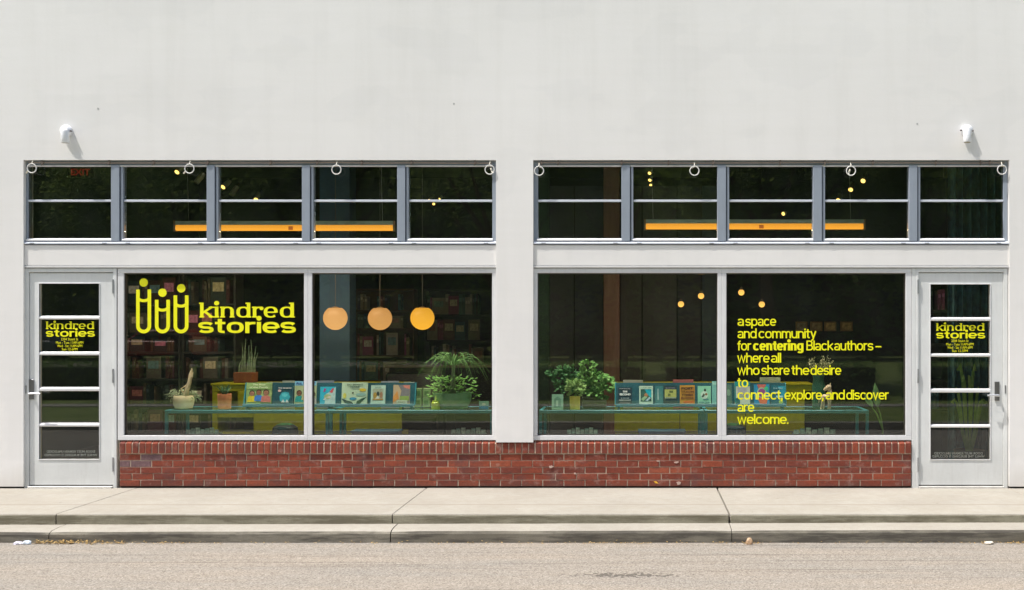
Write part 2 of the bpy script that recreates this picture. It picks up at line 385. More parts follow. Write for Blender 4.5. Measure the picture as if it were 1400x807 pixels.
# ---------------------------------------------------------------- stroke lettering
def sup(cx, cy, rx, ry, a0, a1, n=22, e=2.35):
    pts = []
    for i in range(n + 1):
        a = R(a0 + (a1 - a0) * i / n); c, s = math.cos(a), math.sin(a)
        pts.append((cx + rx * math.copysign(abs(c) ** (2 / e), c), cy + ry * math.copysign(abs(s) ** (2 / e), s)))
    return pts
def glyph(ch, W, t, th, serif=False):
    """centre-line strokes of a letter; x-height is 1"""
    L = t / 2; H = th / 2; A = 1.37; S = []; rx = W / 2 - L; ry = .5 - H; cx = W / 2
    def foot(x, y, l=.24, r=.24):
        if serif: S.append(('s', [(x - l, y), (x + r, y)]))
    if ch == 'o': S.append(sup(cx, .5, rx, ry, 0, 360, 36)); adv = W
    elif ch == 'c': S.append(sup(cx, .5, rx, ry, 40, 320)); adv = W * .94
    elif ch == 'e': S += [sup(cx, .5, rx, ry, -4, 318, 32), [(L, .49), (W - L, .49)]]; adv = W * .97
    elif ch == 'a':
        w2 = W * .93; S += [sup(w2 / 2 - .01, .66, w2 / 2 - L, .34 - H, 155, 0) + [(w2 - L, 0)], sup(w2 * .48, .29, w2 * .48 - L, .29 - H, 72, 358, 24)]; adv = w2
    elif ch in 'dq': S += [sup(cx, .5, rx, ry, 0, 360, 36), [(W - L, A), (W - L, 0)]]; adv = W; foot(W - L, H, .02, .26); serif and S.append(('s', [(W - L - .3, A - H), (W - L, A - H)]))
    elif ch == 'b': S += [sup(cx, .5, rx, ry, 0, 360, 36), [(L, A), (L, 0)]]; adv = W
    elif ch == 'p': S += [sup(cx, .5, rx, ry, 0, 360, 36), [(L, 1), (L, -.36)]]; adv = W
    elif ch == 'g': S += [sup(cx, .5, rx, ry, 0, 360, 36), [(W - L, 1), (W - L, -.08)] + sup(cx, -.08, rx, .30 - H, 0, -155, 14)]; adv = W
    elif ch in 'nh':
        w2 = W * .92; S += [[(L, A if ch == 'h' else 1), (L, 0)], sup(w2 / 2, .58, w2 / 2 - L, .42 - H, 180, 0) + [(w2 - L, 0)]]; adv = w2
        foot(L, H); foot(w2 - L, H); serif and S.append(('s', [(L - .26, 1 - H), (L, 1 - H)]))
    elif ch == 'm':
        w2 = W * .80; S += [[(L, 1), (L, 0)]]
        for k in (0, 1): S.append(sup(w2 / 2 + k * (w2 - t), .6, w2 / 2 - L, .40 - H, 180, 0) + [(w2 - L + k * (w2 - t), 0)])
        adv = 2 * w2 - t
    elif ch == 'u':
        w2 = W * .92; S += [[(w2 - L, 1), (w2 - L, 0)], [(L, 1)] + sup(w2 / 2, .42, w2 / 2 - L, .42 - H, 180, 360)]; adv = w2
    elif ch == 'r':
        S += [[(L, 1), (L, 0)], sup(W * .5, .58, W * .5 - L, .42 - H, 180, 78)]; adv = W * .6
        if serif: foot(L, H); S.append(('s', [(L - .26, 1 - H), (L, 1 - H)])); S.append(('d', (W * .62, .84, .17)))
    elif ch == 'i':
        S += [[(L, 1), (L, 0)], ('d', (L, 1.32, t * .62))] if serif or t > .28 else [[(L, 1), (L, 0)], [(L, 1.34), (L, 1.34 - t * 1.1)]]
        adv = t; foot(L, H); serif and S.append(('s', [(L - .26, 1 - H), (L, 1 - H)]))
    elif ch == 'l': S.append([(L, A), (L, 0)]); adv = t
    elif ch == 't':
        x = W * .16 + L; S += [[(x, 1.26)] + sup(x + W * .25, .27, W * .25, .27 - H, 180, 275, 10), [(0, 1 - H), (W * .60, 1 - H)]]; adv = W * .6
    elif ch == 'f':
        x = W * .16 + L; S += [[(x, 0)] + sup(x + W * .25, 1.05, W * .25, A - 1.05 - H, 180, 85, 10), [(0, 1 - H), (W * .58, 1 - H)]]; adv = W * .55
    elif ch == 'k':
        S += [[(L, A), (L, 0)], [(L, .38), (W * .84, .97)], [(W * .34, .56), (W * .86, .03)]]; adv = W * .88
        if serif: foot(L, H); S.append(('s', [(L - .26, A - H), (L, A - H)])); S += [('s', [(W * .62, 1 - H), (W * 1.02, 1 - H)]), ('s', [(W * .62, H), (W * 1.06, H)])]
    elif ch == 'v': S.append([(L * .8, 1), (W * .44, .04), (W * .88 - L * .8, 1)]); adv = W * .88
    elif ch == 'y': S += [[(L * .8, 1), (W * .46, .04)], [(W * .88 - L * .8, 1), (W * .36, -.22), (W * .12, -.30)]]; adv = W * .88
    elif ch == 'w': S.append([(L * .8, 1), (W * .36, .05), (W * .66, .96), (W * .96, .05), (W * 1.32 - L * .8, 1)]); adv = W * 1.32
    elif ch == 'x': S += [[(L * .8, 1), (W * .88 - L * .8, 0)], [(W * .88 - L * .8, 1), (L * .8, 0)]]; adv = W * .88
    elif ch == 's':
        w2 = W * .90; r2 = w2 / 2 - L; q = (.5 - H) / 2
        S.append(sup(w2 / 2, .5 + q, r2, q, 14, 270, 20, 2.3) + sup(w2 / 2, .5 - q, r2, q, 90, -166, 20, 2.3)[1:]); adv = w2
    elif ch == 'B':
        w2 = W * 1.05; S += [[(L, 0), (L, A)], [(L, A - H), (w2 * .5, A - H)] + sup(w2 * .5, (A + .70) / 2 - H / 2, w2 * .44 - L, (A - .70 - H) / 2, 90, -90, 12) + [(L, .70)],
                             [(L, .70), (w2 * .52, .70)] + sup(w2 * .52, .35 + H / 2, w2 * .48 - L, .35 - H / 2, 90, -90, 12) + [(L, H)]]; adv = w2
    elif ch == '.': S.append([(L, t * 1.05), (L, 0)]); adv = t
    elif ch == ',': S.append([(L, t * 1.05), (L, 0), (L * .2, -t)]); adv = t
    elif ch == '–': S.append([(0, .52), (.9, .52)]); adv = .9
    else: adv = .3
    return S, adv
def ribbon(mb, pts, tv, th, y, d=.0012):
    P = [Vector(p) for p in pts]; P = [p for i, p in enumerate(P) if i == 0 or (p - P[i - 1]).length > 1e-5]
    closed = (P[0] - P[-1]).length < 1e-4
    if closed: P = P[:-1]
    n = len(P); a = []; b = []
    for i in range(n):
        p0 = P[i - 1] if (i > 0 or closed) else None; p1 = P[(i + 1) % n] if (i < n - 1 or closed) else None
        if p0 is None: dr = (p1 - P[i])
        elif p1 is None: dr = (P[i] - p0)
        else:
            d0 = (P[i] - p0).normalized(); d1 = (p1 - P[i]).normalized(); dr = d0 + d1
        dr.normalize(); k = 1.0
        if p0 is not None and p1 is not None:
            k = 1 / max(.45, dr.dot(d1))
        wd = math.hypot(tv * dr.y, th * dr.x) / 2 * k; nn = Vector((-dr.y, dr.x))
        a.append(P[i] + nn * wd); b.append(P[i] - nn * wd)
    vs = []
    for q in (a, b): vs += [(p.x, y, p.y) for p in q]
    for q in (a, b): vs += [(p.x, y + d, p.y) for p in q]
    fs = []; m = n if closed else n - 1
    for i in range(m):
        j = (i + 1) % n
        fs += [(i, n + i, n + j, j)[::1], (2 * n + i, 2 * n + j, 3 * n + j, 3 * n + i), (i, j, 2 * n + j, 2 * n + i), (n + i, 3 * n + i, 3 * n + j, n + j)]
    if not closed: fs += [(0, 2 * n, 3 * n, n), (n - 1, 2 * n - 1, 4 * n - 1, 3 * n - 1)]
    mb.add(vs, fs)
def letters(word, x0, x1, zb, xh, y, t, th, W, gap, serif=False, split=False):
    """returns meshes of a word fitted between x0 and x1"""
    gl = []; cur = 0
    for ch in word:
        S, adv = glyph(ch, W, t, th, serif); g = gap
        gl.append((S, cur)); cur += adv + g
    tot = cur - gap; sx = (x1 - x0) / tot; out = []; mb = MB()
    for i, (S, ox) in enumerate(gl):
        if split: mb = MB()
        for k, st in enumerate(S):
            yy = y - .0003 * k - (.0002 if i % 2 else 0)
            if st[0] == 's': ribbon(mb, [(x0 + (ox + p[0]) * sx, zb + p[1] * xh) for p in st[1]], t * sx, th * xh * .95, yy)
            elif st[0] == 'd':
                cx, cy, r = st[1]; mb.plate([(x0 + (ox + cx) * sx + r * xh * 1.1 * math.cos(a * math.pi / 9), zb + cy * xh + r * xh * math.sin(a * math.pi / 9)) for a in range(18)], yy, .0012)
            else: ribbon(mb, [(x0 + (ox + p[0]) * sx, zb + p[1] * xh) for p in st], t * sx, th * xh, yy)
        if split: out.append(mb)
    return out if split else [mb]

# ================================================================ THE SHOP BUILDING
shop = empty('shop_building', (0, 0, 0), 'white stucco shop front with two glazed bays, twin doors and a low red brick base', 'building')
TOPZ = 7.2; XL, XR = -16.0, 12.0
L0, L1, R0, R1 = X(32), X(678), X(729), X(1380)
ZO = Z(219); ZS = Z(335); ZB1 = Z(362.5)
wl = MB()
wl.box(XL, XR, 0, .18, ZO, TOPZ)
wl.box(XL, L0, 0, .18, .018, ZO); wl.box(L1, R0, 0, .18, Z(605), ZO); wl.box(R1, XR, 0, .18, .018, ZO)
wl.box(XL, XR, -.06, .42, TOPZ + .002, TOPZ + .12)
wl.build('wall', MW, shop)
wb = MB()
wb.box(XL + .01, L0 - .02, .03, .17, -.05, .016); wb.box(R1 + .02, XR - .01, .03, .17, -.05, .016)
wb.build('dark_gap_strip', M((.05, .045, .04), .9), shop)  # near-black strip that paints the dark of the gap under the stucco
# spandrel panels between transom and display windows
for a, b in ((L0, L1), (R0, R1)):
    p = MB(); p.box(a + .001, b - .001, .018, .17, ZB1, ZS - .002); p.build('spandrel', MW, shop)
    f = MB(); f.prism([(.012, ZB1 - .006), (.012, ZB1 - .022), (.05, ZB1 - .030), (.17, ZB1 - .030), (.17, ZB1 - .002), (.03, ZB1 - .002)], a + .002, b - .002)
    f.build('drip_trim', MF, shop)

YB = .04
def XW(p): return X(p, YB)
def ZW(p): return Z(p, YB)
def bar(mb, px0, px1, py0, py1, y0, y1): return mb.box(XW(px0), XW(px1), y0, y1, ZW(py1), ZW(py0))
# ---- transom windows
def transom(a, b, panes, label):
    t = empty('transom_window', (0, 0, 0), label, parent=shop)
    a0, b0 = (L0, L1) if a < 100 else (R0, R1)
    f = MB()
    f.box(a0 + .002, b0 - .002, .046, .12, ZW(226.5), ZO - .001)                 # head
    f.box(a0 + .002, XW(panes[0][0]), .045, .12, ZW(330), ZW(226.5) - .001)
    f.box(XW(panes[-1][1]), b0 - .002, .045, .12, ZW(330), ZW(226.5) - .001)
    f.build('frame', MT, t, .003)
    hr = MB(); hr.box(XW(panes[0][0]), XW(panes[-1][1]), .026, .0455, ZW(228.3), ZW(226.2)); hr.build('head_rail', M((.62, .60, .58), .5), t, .002)
    for i in range(len(panes) - 1):
        m0, m1 = panes[i][1], panes[i + 1][0]; mu = MB()
        mu.box(XW(m0) + .001, XW(m0 + (m1 - m0) * .72), .016, .11, ZW(330), ZW(226.5) - .001)
        mu.box(XW(m0 + (m1 - m0) * .72) + .001, XW(m0 + (m1 - m0) * .78), .06, .11, ZW(330), ZW(226.5) - .001)
        mu.box(XW(m0 + (m1 - m0) * .78) + .001, XW(m1) - .001, .028, .11, ZW(330), ZW(226.5) - .001)
        mu.build('mullion', MT, t, .003)
    for (p0, p1) in panes:
        MBx = MB(); MBx.box(XW(p0) + .002, XW(p1) - .002, .063, .069, ZW(326.5), ZW(274.8) - .002); MBx.build('pane', MGT, t)
        MBx = MB(); MBx.box(XW(p0) + .002, XW(p1) - .002, .063, .069, ZW(274.8) + .002, ZW(228.5)); MBx.build('pane', MGT, t)
        g = MB(); bar(g, p0 + .2, p1 - .2, 273.2, 276.0, .042, .085); g.build('glazing_bar', MTL, t, .002)
        g = MB(); g.prism([(.017, ZW(329.6)), (.017, ZW(328.2)), (.044, ZW(326.0)), (.09, ZW(326.0)), (.09, ZW(329.6))], XW(p0 - 1), XW(p1 + .5)); g.build('bottom_bead', MF, t)
    s = MB(); s.prism([(.006, ZW(334.2)), (.006, ZW(332.4)), (.02, ZW(331.3)), (.042, ZW(330.2)), (.17, ZW(330.2)), (.17, ZW(334.2))], a0 + .003, b0 - .003)
    s.build('sill', MTL, t)
    for (p0, p1) in panes:
        for q in (p0 + 8, p1 - 8): sc = MB(); sc.box(XW(q - 3), XW(q + 3), .003, .03, ZW(333.2), ZW(332.3)); sc.build('weep_cover', M((.10, .10, .12), .6), t)
    return t
PL = [(38, 153), (169, 283.5), (299, 413.5), (429, 543.5), (559, 673)]
PR = [(735.5, 849.5), (866, 980.5), (997, 1111), (1128, 1242), (1258, 1372)]
transom(32, 678, PL, 'left bank of five transom panes'); transom(729, 1380, PR, 'right bank of five transom panes')
# ---- display windows
def window(a, b, g0, g1, label, left_open=True):
    """a..b outer edges, g0..g1 edges of the glass"""
    t = empty('display_window', (0, 0, 0), label, parent=shop)
    yt, yb = 367.2, 602.0
    fr = MB()
    bar(fr, a, b, yt, 373.6, .030, .09); bar(fr, a, b, 595.6, yb, .030, .09)
    bar(fr, a, g0, 373.7, 595.5, .0303, .09); bar(fr, g1, b, 373.7, 595.5, .0303, .09)
    fr.build('frame', MF, t, .003)
    bd = MB()
    for (u0, u1, v0, v1) in ((g0, g1, 373.7, 375.0), (g0, g1, 594.2, 595.5), (g0, g0 + 1.0, 375.05, 594.15), (g1 - 1.0, g1, 375.05, 594.15)): bar(bd, u0, u1, v0, v1, .045, .09)
    bd.build('glazing_bead', M((.06, .055, .05), .7), t)
    pn = MB(); pn.box(XW(g0 + 1), XW(g1 - 1), .060, .068, ZW(594), ZW(375.2)); pn.build('pane', MG, t)
    return t
w1 = window(161.5, 421.4, 170, 416, 'display window with the yellow shop logo')
w2 = window(421.5, 678.4, 427, 673, 'display window with three globe lamps behind')
w3 = window(729.4, 986.9, 735, 981, 'display window with the wood column behind')
w4 = window(987, 1246, 993, 1238, 'display window with yellow statement lettering')
GY = .0565; YB = .045
# ---- doors
def door(fx0, fx1, lx0, lx1, p0, p1, rows, hinge_px, plate, lever, label):
    fr = empty('door_frame_set', (0, 0, 0)); bpy.data.objects.remove(fr)
    d = empty('shop_door', (0, 0, 0), label, parent=shop)
    f = MB(); bar(f, fx0, lx0 - .5, 367.2, 668, .028, .10); bar(f, lx1 + .5, fx1, 367.2, 668, .028, .10); bar(f, lx0 - .45, lx1 + .45, 367.2, 372.6, .028, .10)
    f.build('frame', MD, d, .003)
    y0, y1 = .042, .086
    lf = MB(); bar(lf, lx0, p0, 373.6, 663, y0, y1); bar(lf, p1, lx1, 373.6, 663, y0, y1)
    bar(lf, p0, p1, 373.6, rows[0][0], y0, y1); bar(lf, p0, p1, rows[-1][1], 663, y0, y1)
    lf.build('leaf', MD, d)
    bd = MB(); e = .9
    bar(bd, p0 - e, p1 + e, rows[0][0] - e, rows[0][0], y0 - .006, y0 + .01); bar(bd, p0 - e, p1 + e, rows[-1][1], rows[-1][1] + e, y0 - .006, y0 + .01)
    bar(bd, p0 - e, p0, rows[0][0] + .02, rows[-1][1] - .02, y0 - .006, y0 + .01); bar(bd, p1, p1 + e, rows[0][0] + .02, rows[-1][1] - .02, y0 - .006, y0 + .01)
    bd.build('glazing_bead', MF, d, .001)
    for i, (r0, r1) in enumerate(rows):
        g = MB(); g.box(XW(p0), XW(p1), .062, .068, ZW(r1), ZW(r0)); g.build('pane', MG, d)
        if i < len(rows) - 1:
            g = MB(); n0 = rows[i + 1][0]
            g.prism([(.038, ZW(n0 - 1)), (.038, ZW(r1 + 2)), (.052, ZW(r1)), (.085, ZW(r1)), (.085, ZW(n0)), (.048, ZW(n0))], XW(p0) + .001, XW(p1) - .001); g.build('glazing_bar', MF, d)
    for h in (392, 514, 635):
        g = MB(); g.lathe([(.0085, ZW(h + 9.5)), (.0085, ZW(h - 9.5))], (XW(hinge_px), .027, 0), 10); g.build('hinge', M((.42, .43, .45), .35, .8), d, smooth=True)
    g = MB(); bar(g, plate[0], plate[1], plate[2], plate[3], .030, y0 - .001); g.build('lock_plate', M((.22, .22, .23), .35, .85), d, .002)
    g = MB(); lz = ZW(lever[2]); g.tube([(XW(lever[0]), .035, lz), (XW(lever[0]), -.022, lz)], .011, 10)
    g.tube([(XW(lever[0]) , -.020, lz), (XW((lever[0] + lever[1]) / 2), -.026, lz + .004), (XW(lever[1]), -.020, lz)], [.010, .0095, .008], 10)
    g.build('handle', M((.72, .73, .75), .3, .7), d, smooth=True)
    th = MB(); bar(th, lx0 - .4, lx1 + .4, 664.6, 668.2, .0, .2); th.build('threshold', M((.60, .58, .54), .5, .2), d, .003)
    sl = MB(); bar(sl, lx0 + .5, lx1 - .5, 663.1, 664.5, .06, .08); sl.build('bottom_seal', M((.03, .03, .03), .8), d)
    st = MB(); bar(st, (fx0 + lx0) / 2 - 1.2 if hinge_px > 100 and hinge_px < 800 else lx1 + 2, (fx0 + lx0) / 2 + .2 if hinge_px > 100 and hinge_px < 800 else lx1 + 3.6, 527, 538, .024, .03); st.build('strike_plate', M((.3, .3, .31), .4, .8), d)
    return d
dl = door(34, 160.5, 41, 155, 54, 136, [(388, 432), (437, 481), (486, 529.5), (535, 578.5), (583.5, 628)], 155.6, (40.5, 47.0, 519, 546), (44, 60, 538), 'left door hinged on its right side')
dr = door(1252, 1377, 1256, 1371, 1272, 1353.5, [(389, 434), (439, 483.5), (488, 531.5), (537, 580.5), (585, 628.5)], 1254.6, (1359.5, 1366, 522, 548), (1363, 1347, 540.5), 'right door hinged on its left side')
fl = MB(); bar(fl, 1246.1, 1251.9, 367.2, 668, .03, .2); fl.build('door_post', MD, shop, .002)

YB = .0565
# ---- yellow vinyl lettering
def put(mb, name, parent, label=None, mat=MY):
    o = mb.build(name, mat, parent)
    if label: o['label'] = label
    return o
def logo_words(parent, k, s, prefix):
    """k, s = (x0, x1, baseline, x-height px)"""
    for word, (a, b, base, xh), serif in (('kindred', k, True), ('stories', s, False)):
        if serif: ms = letters(word, XW(a), XW(b), ZW(base), xh / PX, GY, .34, .125, 1.36, .24, True, True)
        else: ms = letters(word, XW(a), XW(b), ZW(base), xh / PX, GY, .35, .21, 1.42, .12, False, True)
        for mb in ms: put(mb, 'letter', parent)
logo_words(w1, (273.5, 401.8, 434.4, 15.0), (271, 404.5, 455.6, 15.4), 'logo')
def figure(hx, hy, x0, x1, top, sag):
    h = MB(); h.plate([(XW(hx) + 5.8 / PX * math.cos(a * math.pi / 16), ZW(hy - .5) + 5.8 / PX * math.sin(a * math.pi / 16)) for a in range(32)], GY, .0012)
    put(h, 'figure_head', w1)
    b = MB(); t = 4.9 / PX; xa, xb = XW(x0) + t / 2, XW(x1) - t / 2; r = (xb - xa) / 2; zb = ZW(456) + t / 2 + r
    ribbon(b, [(xa, ZW(top))] + [((xa + xb) / 2 - r * math.cos(a * math.pi / 18), zb - r * math.sin(a * math.pi / 18)) for a in range(19)] + [(xb, ZW(top))], t, t, GY)
    zc = ZW(sag - 5)
    ribbon(b, [((xa + xb) / 2 - r * math.cos(a * math.pi / 12), zc - r * .62 * math.sin(a * math.pi / 12)) for a in range(13)], t * .9, t * .8, GY - .0006)
    put(b, 'figure_body', w1)
figure(196.4, 387, 186.1, 206.6, 396.0, 411.5); figure(222.1, 400.9, 211.8, 232.3, 410.0, 424.5); figure(247.7, 394.9, 237.3, 257.7, 404.0, 419)
STM = [(445.8, [('a', 1008.3, 1017), ('space', 1019, 1061)]), (462.7, [('and', 1008.3, 1034.5), ('community', 1037, 1116)]),
       (479.3, [('for', 1008, 1027), ('*centering', 1029.5, 1098.5), ('Black', 1102.5, 1139), ('authors', 1140.5, 1194), ('–', 1197, 1205)]),
       (496, [('where', 1008, 1052), ('all', 1054, 1068)]), (512.8, [('who', 1008, 1038.5), ('share', 1041, 1079.5), ('the', 1082, 1106.5), ('desire', 1108, 1150)]),
       (529.6, [('to', 1008, 1023)]), (546.5, [('connect,', 1008.3, 1070), ('explore,', 1072.5, 1126), ('and', 1129, 1155), ('discover', 1157, 1215)]),
       (563.2, [('are', 1008.3, 1031)]), (579.9, [('welcome.', 1008, 1078)])]
for base, ws in STM:
    for wd, a, b in ws:
        bold = wd[0] == '*'; wd = wd.strip('*')
        for mb in letters(wd, XW(a), XW(b), ZW(base), 9.9 / PX, GY, .37 if bold else .225, .22 if bold else .175, 1.04 if bold else 1.04, .05 if bold else .05):
            put(mb, 'word', w4, ('bold ' if bold else '') + 'yellow lettering: ' + wd)
def door_text(dd, off, dy, mirr):
    o = off
    logo_words(dd, (63.2 + o, 128.4 + o, 450.1 + dy, 7.6), (62.6 + o, 129.7 + o, 460.6 + dy, 7.8), 'door')
    cx = 95.2 + o
    for s, yb, wd in (('2304 Stuart St', 465.6, 23.5), ('Mon - Tues 11AM-6PM', 470.3, 37.5), ('Wed - Sat 11AM-6PM', 474.8, 34.5), ('Sun 12-5PM', 479.3, 21.5)):
        tt = text(s, MY, XW(cx), GY, ZW(yb + dy), dd, 'opening_hours' if 'M' in s else 'address_line', width=wd / PX, height=3.5 / PX, bold=0); tt['label'] = 'small yellow lettering: ' + s
door_text(dl, 0, 0, None); door_text(dr, 1217.2, 2.3, None)
MNOT = M((.92, .95, .93), .6, name='pale_notice_vinyl')
for dd, x0, x1, y1_, y2_ in ((dl, 61.5, 130, 619.4, 624.2), (dr, 1276.5, 1345, 621.9, 626.0)):
    text('DOOR MUST REMAIN UNLOCKED', MNOT, XW((x0 + x1) / 2), .0705, ZW(y1_), dd, 'notice_line', width=(x1 - x0 - 2) / PX, height=3.3 / PX, mirror=True, bold=.012)
    text('WHILE THE BUILDING IS OCCUPIED', MNOT, XW((x0 + x1) / 2), .0705, ZW(y2_), dd, 'notice_line', width=(x1 - x0 + 4) / PX, height=3.3 / PX, mirror=True, bold=.012)

# ---- brick base
B0, B1 = X(161.6), X(1247)
bw_ = MB()
bw_.prism([(.0275, .02), (.0275, Z(620.8)), (.0175, Z(620.3)), (.0175, Z(607.3)), (.09, Z(600.9)), (.18, Z(602.2)), (.18, .02)], B0 + .004, B1 - .004)
brickwall = bw_.build('brick_wall', MMO, shop)
tag(brickwall, 'low red brick wall under the display windows')
variants = {}
def brick_var(kind, i, hw, hz, prof=None):
    mb = MB(); rnd = random.Random(i * 13 + len(kind))
    if kind == 'row':     # sloping sill brick: outline in (y, z) about its lower front corner
        mb.prism([(0, 0), (0, hz), (.075, hz + .046), (.09, hz + .046), (.09, 0)], -hw, hw)
    else: mb.box(-hw, hw, 0, .06, 0, hz)
    me = mb.mesh('brick', MB_, .0022)
    for v in me.vertices: v.co += Vector((rnd.uniform(-1, 1) * .0011, rnd.uniform(-1, 1) * .0011, rnd.uniform(-1, 1) * .0013))
    return me
pitch = 9.05 / PX; nrow = int(round((B1 - B0) / pitch)); pitch = (B1 - B0) / nrow
RV = [brick_var('row', i, (pitch - .0115) / 2, (620.2 - 606.6) / PX) for i in range(5)]
bp = 29.0 / PX; bh = 7.9 / PX
SV = [brick_var('str', i, (bp - .010) / 2, bh) for i in range(6)]
nb = 0
for k in range(nrow):
    o = bpy.data.objects.new('brick', random.choice(RV)); col.objects.link(o); o.parent = brickwall; nb += 1
    o.location = (B0 + pitch * (k + .5) + random.uniform(-.001, .001), .012 + random.uniform(-.0025, .0025), Z(620.2) + random.uniform(-.0015, .0015))
    o.rotation_euler = (0, R(random.uniform(-.5, .5)), R(random.uniform(-.8, .8)))
cache = {}
for row in range(5):
    zt = 622.0 + 8.85 * row; off = (0.0, .52, .12, .60, .05)[row] * bp; x = B0 + off; cuts = []
    edges = [B0] + ([B0 + off] if off > .03 else []); cur = edges[-1]
    while cur + bp < B1 - .03: cur += bp; edges.append(cur)
    edges.append(B1)
    for i in range(len(edges) - 1):
        wdt = edges[i + 1] - edges[i]
        if wdt < .02: continue
        if abs(wdt - bp) < .002: me = random.choice(SV)
        else:
            key = round(wdt, 3)
            if key not in cache: cache[key] = brick_var('str', 90 + len(cache), (wdt - .010) / 2, bh)
            me = cache[key]
        if (row, i) in ((0, 1), (1, 0), (1, 1)) and wdt > .05:
            me = me.copy(); me.materials.clear(); me.materials.append(MBD)
        o = bpy.data.objects.new('brick', me); col.objects.link(o); o.parent = brickwall; nb += 1
        o.location = ((edges[i] + edges[i + 1]) / 2, .0225 + random.uniform(-.002, .002), Z(zt + 7.9) + random.uniform(-.0012, .0012))
        o.rotation_euler = (0, R(random.uniform(-.35, .35)), R(random.uniform(-.3, .3)))
# splashes of old mortar on the brickwork
for px, py, wd, hh in ((752.8, 638.8, 8, 5), (928, 661, 8, 6), (925, 632.5, 7, 4), (786, 648, 4, 3), (900, 631, 6, 2.5)):
    mb = MB(); rnd = random.Random(int(px)); mb.plate([(X(px) + wd / 2 / PX * rnd.uniform(.5, 1) * math.cos(a * math.pi / 6), Z(py) + hh / 2 / PX * rnd.uniform(.45, 1) * math.sin(a * math.pi / 6)) for a in range(12)], .0172, .006)
    mb.build('mortar_splash', M((.50, .36, .30), .9), brickwall)
mb = MB(); mb.box(B0, B1, .05, .18, .002, .0195); mb.build('base_gap_filler', M((.05, .04, .035), .9), brickwall)

# ---- conduit, rings, lamps
for a, b, clips in ((38, 672, (57, 148, 209, 283, 369, 433, 494, 562, 649)), (735, 1374, (740, 763, 850, 914, 975, 1067, 1128, 1194, 1280, 1341, 1354))):
    rd = empty('awning_rod', (X((a + b) / 2), 0, Z(222.5)), 'thin weathered rod clipped under the ' + ('left' if a < 100 else 'right') + ' opening lintel, holding white rings', 'rod')
    ox, oz = X((a + b) / 2), Z(222.5)
    mb = MB(); mb.tube([(X(a + (b - a) * i / 12) - ox, .014, random.uniform(-.004, .004)) for i in range(13)], .0065, 8); mb.build('rod', M((.26, .21, .17), .6, .3), rd, smooth=True)
    for c in clips:
        mb = MB(); mb.box(X(c - 1) - ox, X(c + 1) - ox, .004, .025, Z(224.5) - oz, Z(219.2) - oz - .001); mb.tube([(X(c - 1) - ox, .008, Z(226) - oz), (X(c + 3) - ox, .004, Z(221) - oz)], .0035, 6)
        mb.build('clip', M((.14, .11, .09), .7), rd)
ring0 = None
wh = ['at the far left end of the left transom', 'hanging in front of the second transom pane from the left door', 'hanging in front of the fourth pane of the left transom', 'beside the central pier, at the right end of the left transom',
      'beside the central pier, at the left end of the right transom', 'hanging in front of the second pane of the right transom', 'hanging in front of the fourth pane of the right transom', 'at the far right end of the right transom']
for i, (px, py, ang) in enumerate([(43.5, 230.5, 215), (259, 231, 215), (460, 232.5, 60), (669.5, 232.5, -50), (737, 234, 50), (949.5, 234, 140), (1163.5, 234, 235), (1370, 232.5, 50)]):
    r_ = 6.2 / PX
    t = empty('hanging_ring', (X(px, -.012), -.012, Z(py)), 'small white metal ring ' + wh[i], 'ring', 'white rings hanging under the lintels')
    mb = MB(); mb.tube([(r_ * math.cos(a * math.pi / 14), 0, r_ * math.sin(a * math.pi / 14)) for a in range(29)], .0052, 8, False); mb.build('hoop', M((.72, .71, .68), .4), t, smooth=True)
    a = R(ang); mb = MB(); mb.tube([(0, .03, r_ + .045), (0, .0, r_ + .004)], .005, 8); mb.tube([(r_ * .95 * math.cos(a), -.004, r_ * .95 * math.sin(a)), (r_ * 1.75 * math.cos(a), .02, r_ * 1.75 * math.sin(a))] if i < 2 else [(r_ * math.cos(a), .002, r_ * math.sin(a)), (r_ * .2 * math.cos(a), .03, r_ * .35 * math.sin(a) + .03)], .0078, 8)
    mb.build('bracket', M((.60, .57, .48), .5), t, smooth=True)
MLP = frame_paint('lamp_white_enamel', (.86, .87, .90), .35)
def wall_lamp(px, py, bx, label, tilt, knobs):
    t = empty('wall_lamp', (X(px), 0, Z(py)), label, 'lamp')
    mb = MB(); mb.lathe([(.066, -.001), (.066, -.02), (.060, -.04), (.040, -.056), (.015, -.061)], n=28, ax='y'); mb.build('wall_plate', MLP, t, smooth=True)
    mb = MB(); mb.tube([(0, -.035, 0), (bx * .6, -.085, .004), (bx, -.112, -.02)], .022, 12); mb.build('arm', MLP, t, smooth=True)
    mb = MB(); mb.lathe([(.018, .052), (.040, .045), (.046, .025), (.0465, -.030), (.0445, -.032), (.0445, -.037), (.047, -.039), (.047, -.105), (.044, -.110), (.040, -.112)], n=28)
    b = mb.build('barrel', MLP, t, smooth=True, loc=(bx, -.115, -.050)); b.scale = (.92, .92, .88); b.rotation_euler = (R(tilt), 0, 0)
    mb = MB(); mb.lathe([(.039, -.1135), (.030, -.106)], n=24); l = mb.build('lens_ring', M((.30, .27, .18), .5), t, loc=(bx, -.115, -.050)); l.scale = (.92, .92, .88); l.rotation_euler = (R(tilt), 0, 0)
    t.scale = (.88, .88, .88)
    for kx, kz in knobs:
        mb = MB(); mb.lathe([(.008, 0), (.009, -.03), (.004, -.034)], (kx, -.02, kz), 10, 'y'); mb.build('knob', M((.12, .10, .10), .5), t)
    return t
wall_lamp(91.5, 179.5, .036, 'white barrel spotlight above the left door, its hinge plate seen side-on', 4, [(.062, -.005)])
wall_lamp(1321.5, 179, -.028, 'white barrel spotlight above the right door with small dark fixing bolts', -3, [(-.072, .0), (.056, -.008)])
